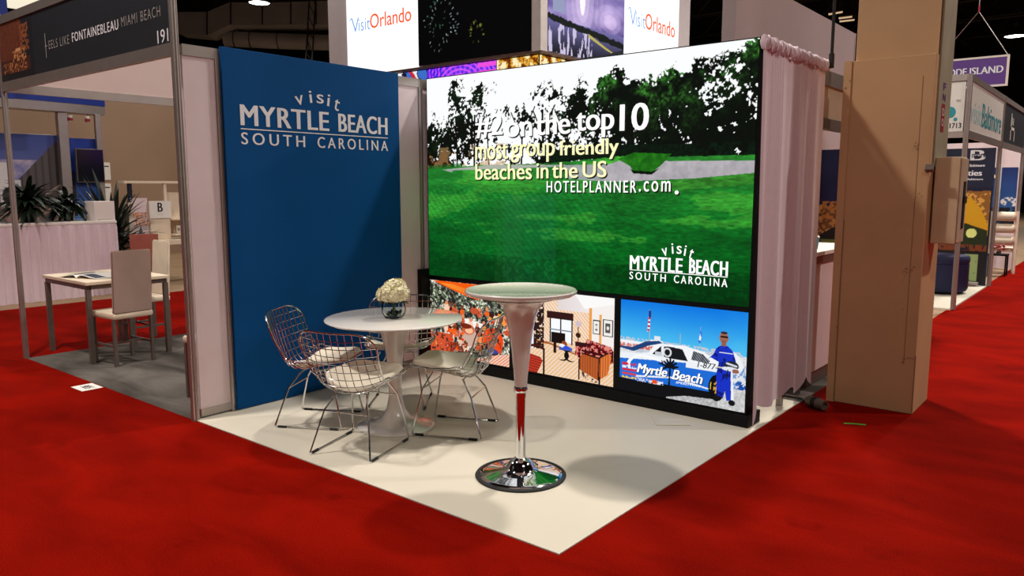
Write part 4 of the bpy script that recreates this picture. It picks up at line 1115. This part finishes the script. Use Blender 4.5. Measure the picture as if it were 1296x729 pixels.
def visit_logo(pl, par, u0, u1, v0, v1):
    w, h = u1 - u0, v1 - v0
    letters('lettering', pl, [('V', u0, u0 + w * .13, v0 + h * .0, v0 + h * .92), ('isit', u0 + w * .125, u0 + w * .325, v0 + h * .05, v0 + h * .80)], E_BLUE, par, off=.004, bold=-.012)
    letters('lettering', pl, [('Orlando', u0 + w * .325, u1, v0 + h * .06, v0 + h * .96)], E_ORANGE, par, off=.004, bold=.008)
    V_, F_ = [], []; pts = [(u0 - w * .035 + w * .05 * q, v0 + h * (.80 + .14 * math.sin(q * 2.2))) for q in [k / 6 for k in range(7)]]
    for (a, c), (d, e) in zip(pts, pts[1:]):
        n = len(V_); V_ += [pl.p(a, c - .008, .004), pl.p(d, e - .008, .004), pl.p(d, e + .008, .004), pl.p(a, c + .008, .004)]; F_.append((n, n + 1, n + 2, n + 3))
    obj('lettering', (V_, F_), E_BLUE, par)


visit_logo(Plane((3.9, yf - .005 - 7.6, 0), (1, 0, 0)), lw, -5.53, -4.10, 4.12, 4.37)
visit_logo(Plane((xr + .005 + 3.9, -7.6, 0), (0, 1, 0)), rw, 8.32, 9.84, 4.12, 4.40)
P = Pic(2.2, 2.3, 220, 230); U, V = P.U, P.V; P.fill(U > -1, (3, 3, 4)); rng = random.Random(5)
for cx, cy, R0, cnt, col in ((.22, .24, .17, 46, (190, 210, 214)), (.18, .30, .10, 20, (70, 120, 90)), (.54, .155, .07, 26, (170, 180, 70))):
    for i in range(cnt):
        a = rng.uniform(0, 6.28); r0 = R0 * rng.uniform(.45, .95); l = .010
        P.fill(P.line(cx + r0 * math.cos(a), cy + r0 * math.sin(a), cx + (r0 + l) * math.cos(a), cy + (r0 + l) * math.sin(a), .0028), tuple(np.array(col) * rng.uniform(.25, .9)))
P.build('screen', Plane((-3.96 + 3.9, yf + .012 - 7.6, zb + .02), (1, 0, 0)), SCREEN, t, off=.012, label='dark screen showing fireworks')
P = Pic(2.0, 2.3, 200, 230); U, V = P.U, P.V; n = P.N(3, 3, 4, 1, 2.4); n2 = P.N(30, 5, 2)
P.grad(U > -1, (n - .3) * 1.8, (52, 40, 110), (196, 178, 232)); P.grad(V > .55, (V - .55) * 2 + n - .6, (130, 108, 200), (48, 36, 92))
for r, al in ((.34, .18), (.26, .22), (.18, .3), (.11, .4)): P.fill(P.ell(.42, .36, r * .8, r * 1.3), (236, 214, 252), al)
for r, al in ((.22, .2), (.15, .25), (.09, .4)): P.fill(P.ell(.80, .27, r, r * .5), (236, 210, 250), al)
P.fill(P.ell(.42, .36, .035, .10), (255, 250, 255))
P.grad(V < .20, V * 5, (26, 26, 34), (116, 110, 170)); P.fill((V < .18) & (P.N(26, 4, 3, 2, .4) > .56) & (U < .55), (206, 196, 226)); P.fill((np.abs(V - .205 + .07 * U) < .018 + .02 * (n2 - .4)), (24, 28, 26)); P.fill(P.rect(.06, .20, .24, .40), (150, 156, 190))
P.fill(P.poly([(.5, .16), (.75, .10), (.95, .06), (.75, .085), (.5, .14)]), (190, 180, 90)); P.fill(P.poly([(.4, 0), (1, 0), (1, .12), (.75, .06)]), (44, 46, 52))
for i in range(70):
    a = rng.uniform(0, 6.28); r = rng.uniform(.12, .2); P.fill(P.line(.70 + .03 * math.cos(a), .70 + .03 * math.sin(a), .70 + r * 1.05 * math.cos(a), .70 + r * math.sin(a), .003), (250, 226, 250))
P.build('screen', Plane((xr + .0 + 3.9, 6.15 - 7.6, zb + .02), (0, 1, 0)), SCREEN, t, off=.012, label='screen with a purple lake and fireworks')
obj('core', loc(box(B(), -5.9, -1.66, 6.06, 10.3, -.012, zb - .031), t), M['black'], t)
P = Pic(.72, 1.1, 60, 90); n = P.N(7, 8, 3); U, V = P.U, P.V
P.fill(U > -1, (30, 20, 40)); P.fill(n > .55, (236, 236, 240)); P.fill((n < .42), (60, 110, 200)); P.fill(P.line(.1, 1, .7, .1, .05), (250, 248, 250)); P.fill(P.line(.5, 1, 1, .6, .03), (200, 40, 60))
P.build('screen', Plane((-4.56 + 3.9, 6.06 - 7.6, zb - 1.14), (1, 0, 0)), SCREEN, t, off=.006, label='strip screen with abstract colours')
P = Pic(1.40, 1.1, 150, 110); U, V = P.U, P.V; n = P.N(12, 8, 3)
an = np.arctan2((V - .55) * 1.1, (U - .48) * 1.4); rr = np.hypot((V - .55) * 1.1, (U - .48) * 1.4)
P.fill(U > -1, (90, 50, 226)); P.fill(np.sin(an * 30) > .3, (170, 60, 250)); P.fill((np.sin(rr * 90) > .5), (214, 90, 250)); P.fill((U < .24) & (np.sin(U * 130) > .2), (60, 30, 230)); P.fill(rr < .10, (250, 60, 130)); P.fill((U > .75) & (np.sin(V * 60) > 0), (240, 80, 220))
P.build('screen', Plane((-3.83 + 3.9, 6.06 - 7.6, zb - 1.14), (1, 0, 0)), SCREEN, t, off=.006, label='strip screen with a purple lit wheel')
for nm, w, pl in (('front', .75, Plane((-2.42 + 3.9, 6.06 - 7.6, zb - 1.14), (1, 0, 0))), ('side', 2.4, Plane((-1.66 + 3.9, 6.06 - 7.6, zb - 1.14), (0, 1, 0)))):
    P = Pic(w, 1.1, int(w * 100), 100); U, V = P.U, P.V; n = P.N(14, 8, 3); n2 = P.N(40, 2, 2, 1, 2)
    P.fill(U > -1, (170, 96, 14)); P.fill(n2 > .5, (236, 180, 60)); P.fill(n > .56, (255, 240, 190)); P.fill(n < .36, (110, 50, 10))
    P.build('screen', pl, SCREEN, t, off=.006, label='strip screen with golden lights')

# ================================================================== BOOTH behind the drape
t = thing('hardwall', 'tall plain mauve grey wall panel rising behind the white drape', 'wall', (2.1, 5.2, 0))
obj('panel', loc(box(B(), 2.02, 2.14, 3.75, 7.15, 0.001, 3.36), t), M['pinkgrey'], t)
obj('end_cap', loc(box(B(), 2.015, 2.145, 7.151, 7.17, 0.001, 3.36), t), M['pinkgrey'], t)
t = thing('hanging_cable', 'black cable hanging in front of the mauve grey wall', 'cable', (3.04, 3.40, 2.45))
obj('cable', tube(B(), [(0, 0, 0), (0, 0, 9.05)], .012, 8), M['rubber'], t); obj('plug', lathe(B(), [(0, -.001), (.02, -.001), (.02, .10), (0, .10)], 10), M['rubber'], t)
t = thing('header_frame', 'tan header beam with grey rails between drape and pillar', 'header', (3.03, 4.7, 0))
obj('board', loc(box(B(), 2.95, 2.97, 2.90, 6.0, 2.10, 2.34), t), mat('tan_header', (170, 146, 122), .6), t)
obj('rail', loc(box(B(), 2.93, 2.985, 2.90, 6.0, 2.341, 2.45), t), M['alu'], t); obj('rail', loc(box(B(), 2.93, 2.985, 2.90, 6.0, 2.02, 2.099), t), M['steel'], t)
for y in (2.875, 6.025): obj('post', loc(octo_post(2.96, y, 2.45), t), M['alu'], t)
t = thing('backdrop', 'pale booth wall with a dusk city picture behind the pillar', 'backdrop', (1.5, 6.1, 0))
obj('board', loc(box(B(), 2.15, 3.0, 6.05, 6.1, .001, 2.42), t), M['panel'], t)
P = Pic(.80, 1.72, 90, 190); U, V = P.U, P.V; n = P.N(16, 3, 3); n2 = P.N(50, 3, 2)
P.grad(U > -1, V * 1.5 - .5, (70, 60, 110), (10, 22, 64)); P.fill((V < .66 + .1 * (n - .5)) & (V > .40), (130, 84, 50)); P.fill((V < .66) & (V > .40) & (n2 > .55), (240, 180, 90))
P.fill(P.rect(.26, .60, .48, .86), (150, 96, 50)); P.fill(P.rect(.26, .60, .48, .86) & (n2 > .5), (250, 206, 120)); P.fill(P.rect(.05, .26, .50, .68) & (n2 > .5), (210, 140, 70))
P.fill(P.poly([(0, .46), (.5, .60), (1, .66), (1, .3), (0, .3)]), (30, 22, 24)); P.fill((V < .44) & (n > .5), (120, 130, 60)); P.fill((V < .42) & (n2 > .62), (240, 236, 160)); P.fill(V < .24, (30, 26, 30))
P.build('picture', Plane((2.17 - 1.5, 6.05 - 6.1, .26), (1, 0, 0)), PRINT, t)
t = thing('reception_counter', 'white reception counter on grey base behind the drape', 'counter', (2.75, 3.95, .001))
obj('body', box(B(), -.26, .22, -.48, .6, .12, .99, bev=.003), M['panel'], t); obj('base', box(B(), -.24, .20, -.46, .58, 0, .119), M['steel'], t)
obj('edge', box(B(), -.27, .235, -.49, .61, .991, 1.05), M['steel'], t); obj('top', box(B(), -.28, .245, -.50, .62, 1.051, 1.085, bev=.004), M['whitem'], t)
t = thing('name_card', 'small white card standing on the white reception counter', 'card', (2.80, 3.57, 1.086), R(10))
obj('card', prism(B(), [(-.04, -.03, 0), (-.04, .03, 0), (-.04, 0, .09)], (.08, 0, 0)), M['pagewhite'], t); obj('print', prism(B(), [(-.025, -.0262, .03), (.025, -.0262, .03), (.025, -.012, .075), (-.025, -.012, .075)], (0, .004, 0)), M['inkblack'], t)
t = thing('cup', 'green paper cup on the white reception counter', 'cup', (2.86, 3.80, 1.086))
obj('cup_body', lathe(B(), [(0, 0), (.026, 0), (.036, .09), (0, .09)], 20), M['teal'], t, True); obj('cup_lid', lathe(B(), [(0, .0905), (.038, .0905), (.038, .098), (.03, .105), (0, .105)], 20), M['whitem'], t, True)

# ================================================================== BOOTHS along the right aisle
t = thing('booth_frame', 'aluminium booth frame with pale teal lettered headers beyond the pillar', 'booth frame', (1.6, 10.1, 0))
for x, y in ((3.12, 8.63), (3.12, 11.68), (0.0, 8.63)): obj('post', loc(octo_post(x, y, 2.98, .01, .032), t), M['alu'], t)
for a in ((0.04, 3.09, 8.61, 8.65, 2.90, 2.98), (0.04, 3.09, 8.61, 8.65, 2.20, 2.28), (3.10, 3.14, 8.67, 11.64, 2.90, 2.98), (3.10, 3.14, 8.67, 11.64, 2.20, 2.29)): obj('rail', loc(box(B(), *a), t), M['alu'], t)
h1 = obj('header_board', loc(box(B(), .04, 3.08, 8.62, 8.64, 2.281, 2.899), t), M['greyprint'], t); h2 = obj('header_board', loc(box(B(), 3.11, 3.13, 8.68, 11.63, 2.291, 2.899), t), M['greyprint'], t)
pl = Plane((-1.6, 8.62 - 10.1, 0), (1, 0, 0))
letters('booth_number', pl, [('1713', 2.93, 3.06, 2.32, 2.385)], M['inkblack'], h1, bold=.03)
V_, F_ = [], []; c0 = len(V_)
for r, cx, cz in ((.07, 2.92, 2.52), (.022, 2.99, 2.43)):
    n = len(V_); V_ += [pl.p(cx + r * math.cos(2 * math.pi * k / 24), cz + r * math.sin(2 * math.pi * k / 24), .003) for k in range(24)]; F_.append(tuple(range(n, n + 24)))
obj('emblem', (V_, F_), M['teal'], h1); letters('small_lettering', pl, [('TM', 2.985, 3.03, 2.64, 2.67)], M['inkblack'], h1)
pl = Plane((3.13 - 1.6, -10.1, 0), (0, 1, 0))
letters('lettering', pl, [('visit', 8.78, 9.62, 2.40, 2.66)], M['paleteal'], h2); letters('lettering', pl, [('Baltimore', 9.66, 11.5, 2.39, 2.70)], M['teal'], h2, bold=.03)
t = thing('backdrop', 'navy booth backdrop with a yellow harbour tent picture and white emblem', 'backdrop', (1.6, 11.6, 0))
obj('board', loc(box(B(), .03, 3.08, 11.575, 11.62, .0201, 2.19), t), M['navy'], t)
P = Pic(1.5, 1.52, 150, 150); U, V = P.U, P.V; n = P.N(14, 3, 3); n2 = P.N(40, 3, 2)
P.fill(U > -1, (10, 20, 50)); P.fill((V < .96 + .05 * (n - .5)) & (V > .5) & (U > .42), (150, 100, 40)); P.fill((V < .94) & (V > .5) & (n2 > .6) & (U > .42), (230, 170, 80))
P.fill(P.poly([(.45, .62), (.70, .80), (.82, .90), (.92, .78), (1, .60), (1, .55), (.8, .62), (.6, .66), (.45, .60)]), (226, 168, 26)); P.fill(P.poly([(.3, .62), (.6, .66), (.8, .62), (1, .55), (1, .36), (.3, .40)]), (36, 50, 20)); P.fill(P.ell(.85, .52, .05, .05), (240, 250, 150)); P.fill(P.ell(.62, .50, .04, .025), (180, 200, 60)); P.fill(P.ell(.74, .49, .03, .02), (180, 200, 60))
P.fill((V < .40) & (V > .33) & (n2 > .4), (130, 62, 26)); P.fill(V < .33, (18, 16, 18)); P.fill(P.rect(.80, .93, .02, .30) & (n2 > .2), (150, 170, 110)); P.fill(P.rect(.55, .63, .12, .30), (190, 190, 160))
P.build('picture', Plane((1.56 - 1.6, 11.575 - 11.6, .06), (1, 0, 0)), PRINT, t)
pl = Plane((-1.6, 11.575 - 11.6, 0), (1, 0, 0))
letters('lettering', pl, [('B', 2.74, 2.95, 2.00, 2.16), ('Baltimore', 2.74, 2.95, 1.90, 1.94), ('ities', 2.70, 2.92, 1.76, 1.84), ('Baltimore', 2.72, 2.94, 1.69, 1.72)], M['print_white'], t, bold=.05)
letters('lettering', pl, [('more', 2.76, 2.96, 2.04, 2.10)], M['navy'], t, off=.004, bold=.03)
t = thing('ottoman', 'dark navy round ottoman on the pale platform beyond pillar', 'ottoman', (2.62, 10.35, .02))
obj('body', lathe(B(), [(0, .04), (.38, .04), (.40, .08), (.40, .44), (.0, .44)], 40), M['navyfab'], t, True); obj('cushion', lathe(B(), [(0, .441), (.39, .441), (.405, .47), (.405, .53), (.385, .56), (0, .565)], 40), M['navyfab'], t, True); obj('plinth', lathe(B(), [(0, 0), (.34, 0), (.34, .039), (0, .039)], 32), M['black'], t)
t = thing('floor_lamp_bar', 'low silver light bar lying before the harbour backdrop', 'light bar', (2.85, 11.40, .02))
obj('bar', box(B(), -.16, .16, -.03, .03, .02, .07, bev=.008), M['alu'], t); obj('foot', box(B(), -.12, .12, -.05, .05, 0, .019), M['steel'], t)

t = thing('booth_frame', 'aluminium booth frame with dark grey header at far right', 'booth frame', (1.6, 13.2, 0))
for x, y in ((3.12, 14.7), (3.12, 17.7)): obj('post', loc(octo_post(x, y, 2.98, .0, .032), t), M['alu'], t)
for a in ((3.10, 3.14, 11.72, 14.66, 2.90, 2.98), (3.10, 3.14, 11.72, 14.66, 2.20, 2.29)): obj('rail', loc(box(B(), *a), t), M['alu'], t)
h2 = obj('header_board', loc(box(B(), 3.11, 3.13, 11.73, 14.65, 2.291, 2.899), t), M['slate'], t)
pl = Plane((3.13 - 1.6, -13.2, 0), (0, 1, 0)); V_, F_ = [], []
for a in ((12.6, 12.68, 2.35, 2.78), (12.6, 13.15, 2.52, 2.57), (13.08, 13.15, 2.35, 2.57), (12.72, 12.78, 2.60, 2.72), (12.86, 12.92, 2.60, 2.72)): quad(V_, F_, pl, *a, .003)
obj('chair_icon', (V_, F_), M['greyprint'], h2)
t = thing('backdrop', 'blue dusk picture panel in the farthest right booth', 'backdrop', (2.0, 15.2, 0))
obj('board', loc(box(B(), .8, 3.06, 15.2, 15.26, -.012, 2.45), t), M['panel'], t)
P = Pic(1.5, 1.1, 120, 90); U, V = P.U, P.V; n2 = P.N(30, 3, 2)
P.grad(U > -1, V, (70, 130, 200), (16, 40, 100)); P.fill((V < .3) & (n2 > .3), (20, 24, 30)); P.fill(P.ell(.95, .4, .12, .08) & (n2 > .5), (240, 240, 240)); P.fill(P.rect(.80, .82, .2, 1), (200, 206, 214)); P.fill(P.ell(.74, .84, .02, .03), (255, 240, 190))
P.build('picture', Plane((1.52 - 2.0, 0, .86), (1, 0, 0)), PRINT, t)
t = thing('padded_chair', 'white chair with three padded back rolls at the far right booth', 'chair', (2.98, 14.05, -.012), R(0))
for z in (.62, .84, 1.06): obj('back_roll', tube(B(), [(-.20, 0, z), (-.18, 0, z), (.16, 0, z), (.18, 0, z)], [.05, .085, .085, .05], 14), M['coverw'], t, True)
obj('back_post', tube(B(), [(.2, .06, .0), (.2, .06, 1.15)], .03, 8), M['coverw'], t, True); obj('back_post', tube(B(), [(-.2, .06, .0), (-.2, .06, 1.15)], .03, 8), M['coverw'], t, True)
obj('seat', box(B(), -.2, .2, .09, .5, .40, .48, bev=.02), M['coverw'], t, True)
t = thing('side_table', 'small black side table with red flowers at the far right booth', 'table', (3.0, 13.55, -.012))
obj('tabletop', box(B(), -.15, .15, -.15, .15, .38, .41, bev=.004), M['black'], t)
for x in (-.13, .13):
    for y in (-.13, .13): obj('leg', box(B(), x - .012, x + .012, y - .012, y + .012, 0, .3795), M['black'], t)
t = thing('flower_arrangement', 'small red flower arrangement on the black side table', 'flowers', (3.0, 13.55, .3985))
obj('pot', lathe(B(), [(0, 0), (.035, 0), (.045, .06), (0, .06)], 16), M['chrome'], t, True)
b = B(); rng = random.Random(2)
for _ in range(14): bmesh.ops.create_icosphere(b, subdivisions=1, radius=.022, matrix=Matrix.Translation((rng.uniform(-.07, .07), rng.uniform(-.07, .07), rng.uniform(.07, .17))))
obj('blossoms', b, M['stickerred'], t, True)

t = thing('aisle_sign', 'purple white framed sign hanging above the right aisle booths', 'sign', (2.58, 12.0, 3.20))
obj('board', box(B(), -.50, .50, -.012, .012, 0, .42), M['purple'], t)
b = B(); box(b, -.53, .53, -.02, .02, .42, .45); box(b, -.53, .53, -.02, .02, -.03, 0); box(b, -.53, -.50, -.02, .02, 0, .42); box(b, .50, .53, -.02, .02, 0, .42); obj('frame', b, M['whitem'], t)
letters('lettering', Plane((0, -.012, 0), (1, 0, 0)), [('RHODE', -.47, -.045, .18, .29), ('ISLAND', -.005, .46, .18, .29)], M['print_white'], t, bold=.03)
ap = (.06, 0, 1.16)
for x in (-.5, .5): obj('hanging_wire', tube(B(), [(x, 0, .45), ap], .006, 5), M['alu'], t)
obj('hanging_wire', tube(B(), [ap, (ap[0], 0, 8.3)], .006, 5), M['alu'], t); obj('turnbuckle', lathe(B(), [(0, 1.15), (.014, 1.15), (.014, 1.26), (0, 1.26)], 8, ap[0]), M['stickerred'], t)

# ================================================================== HALL OVERHEAD
def lamp(x, y, z, r, lab):
    t = thing('high_bay_lamp', lab, 'lamp', (x, y, z), group='high bay lamps under the dark ceiling')
    obj('reflector', lathe(B(), [(r, 0), (r * .8, .20), (r * .35, .34), (0, .34), (0, .32), (r * .33, .32), (r * .77, .18), (r * .96, 0)], 32), M['lampcan'], t, True)
    obj('lens', lathe(B(), [(0, .02), (r * .95, .02), (r * .95, .012), (0, .012)], 32), E_LAMP, t)
    obj('gear_box', lathe(B(), [(0, .341), (r * .25, .341), (r * .25, .55), (0, .55)], 16), M['lampcan'], t, True); obj('hanger', tube(B(), [(0, 0, .55), (0, 0, 11.5 - z)], .015, 6), M['lampcan'], t)


lamp(-19.73, 13.57, 8.0, .36, 'bright high bay lamp above the tall blue panel')
lamp(0.165, 37.49, 8.0, .42, 'bright high bay lamp above the purple sign at right')
lamp(*at(212 + 6, 9, 34), .13, 'small distant high bay lamp beside the dark header end')
lamp(*at(1286, 41, 38), .20, 'small distant high bay lamp just above the brighter right one')


def duct(name, lab, quad_px, depth, thick=1.2, m='duct'):
    t = thing(name, lab, 'duct', tuple(at(sum(q[0] for q in quad_px) / len(quad_px), sum(q[1] for q in quad_px) / len(quad_px), depth)))
    fw = (cam.rotation_euler.to_matrix() @ Vector((0, 0, -1))); fw.z = 0; fw.normalize()
    b = prism(B(), [at(x, y, depth) for x, y in quad_px], fw * thick); obj('casing', loc(b, t), M[m], t)
    return t, fw


t, fw = duct('air_duct', 'wide grey air duct with an angled end below the dark ceiling', [(222, 15), (262, 15), (290, 3), (352, 3), (440, 0), (440, 31), (300, 32), (291, 31), (262, 45), (222, 41)], 33)
for x in (262, 292, 332, 368, 400):
    b = B(); tube(b, [at(x, 2 if x > 280 else 15, 32.97), at(x, 31 if x > 280 else 44, 32.97)], .03, 5); obj('seam', loc(b, t), M['lampcan'], t)
t = thing('air_duct', 'round grey air duct running low above the blue panel', 'duct', tuple(at(360, 52, 34)))
b = tube(B(), [at(285, 49, 34), at(350, 52, 34), at(445, 55, 34)], .34, 20); obj('casing', loc(b, t), M['duct'], t, True)
for x, y in ((298, 50), (318, 51), (353, 52.3), (392, 53.6)): b = tube(B(), [at(x - .5, y, 34), at(x + .5, y, 34)], .365, 20); obj('collar', loc(b, t), M['lampcan'], t, True)
t = thing('ceiling_truss', 'dark steel truss leg crossing the ducts beside the display tower', 'truss', tuple(at(396, 40, 31)))
b = B()
for dx in (-4, 4): tube(b, [at(396 + dx, -10, 31), at(390 + dx, 95, 31)], .035, 6)
obj('chord', loc(b, t), M['lampcan'], t); b = B()
for k in range(7): tube(b, [at(396 - 4 - .06 * k * 15, -10 + k * 15, 31), at(396 + 4 - .06 * (k + 1) * 15, 5 + k * 15, 31)], .02, 5)
obj('lacing', loc(b, t), M['lampcan'], t)
for lab, pts in (('brown dark beam low above the blue panel', [(226, 50), (330, 58), (300, 62), (226, 58)]),):
    pass
rng = random.Random(9)
for k in range(9):
    y = 8 + k * 4.8; b = B()
    tube(b, [(-30, y, 9.6), (20, y, 9.6)], .06, 6); tube(b, [(-30, y, 10.6), (20, y, 10.6)], .06, 6)
    x = -30
    while x < 20: tube(b, [(x, y, 9.6), (x + 1, y, 10.6), (x + 2, y, 9.6)], .035, 5); x += 2
    tag(obj('ceiling_beam', b, M['lampcan']), kind='structure')
b = B()
for x, y, r in ((-20, 0, .12), (-14, 0, .07), (-3, 0, .10), (6, 0, .08)): tube(b, [(x, -10, 9.2), (x, 50, 9.2)], r, 8)
tag(obj('ceiling_pipes', b, M['lampcan']), kind='structure')
for i, (x0, y0, x1, y1, lab) in enumerate(((1049, 18, 1066, 15, 'upper of three strip lamps over the mauve grey wall'), (1062, 23, 1078, 21, 'middle of three strip lamps over the mauve grey wall'), (1063, 27, 1081, 25, 'lower of three strip lamps over the mauve grey wall'))):
    a, c = at(x0, y0, 26 + i), at(x1, y1, 26 + i); m_ = (a + c) / 2
    t = thing('strip_lamp', lab, 'lamp', tuple(m_), group='strip lamps over the mauve grey wall')
    obj('tube', tube(B(), [a - m_, c - m_], .035, 8), emis('dim_strip_lamp', (226, 190, 150), .8), t); obj('tray', tube(B(), [a - m_ + Vector((0, 0, .06)), c - m_ + Vector((0, 0, .06))], .05, 6), M['lampcan'], t)
    for e in (a, c): obj('hanger', tube(B(), [e - m_ + Vector((0, 0, .06)), e - m_ + Vector((0, 0, 11.5 - e.z))], .01, 5), M['lampcan'], t)
t = thing('distant_pillar', 'distant tan pillar seen between tower and mauve grey wall', 'pillar', tuple(at(940, 60, 21)))
c = Vector(t.location); t.location = (c.x, c.y, 0)
obj('shaft', box(B(), -.26, .26, -.26, .26, -.012, 11.5), M['tan'], t); obj('guard', box(B(), -.30, .30, -.30, .30, -.012, 1.4), M['tan'], t)
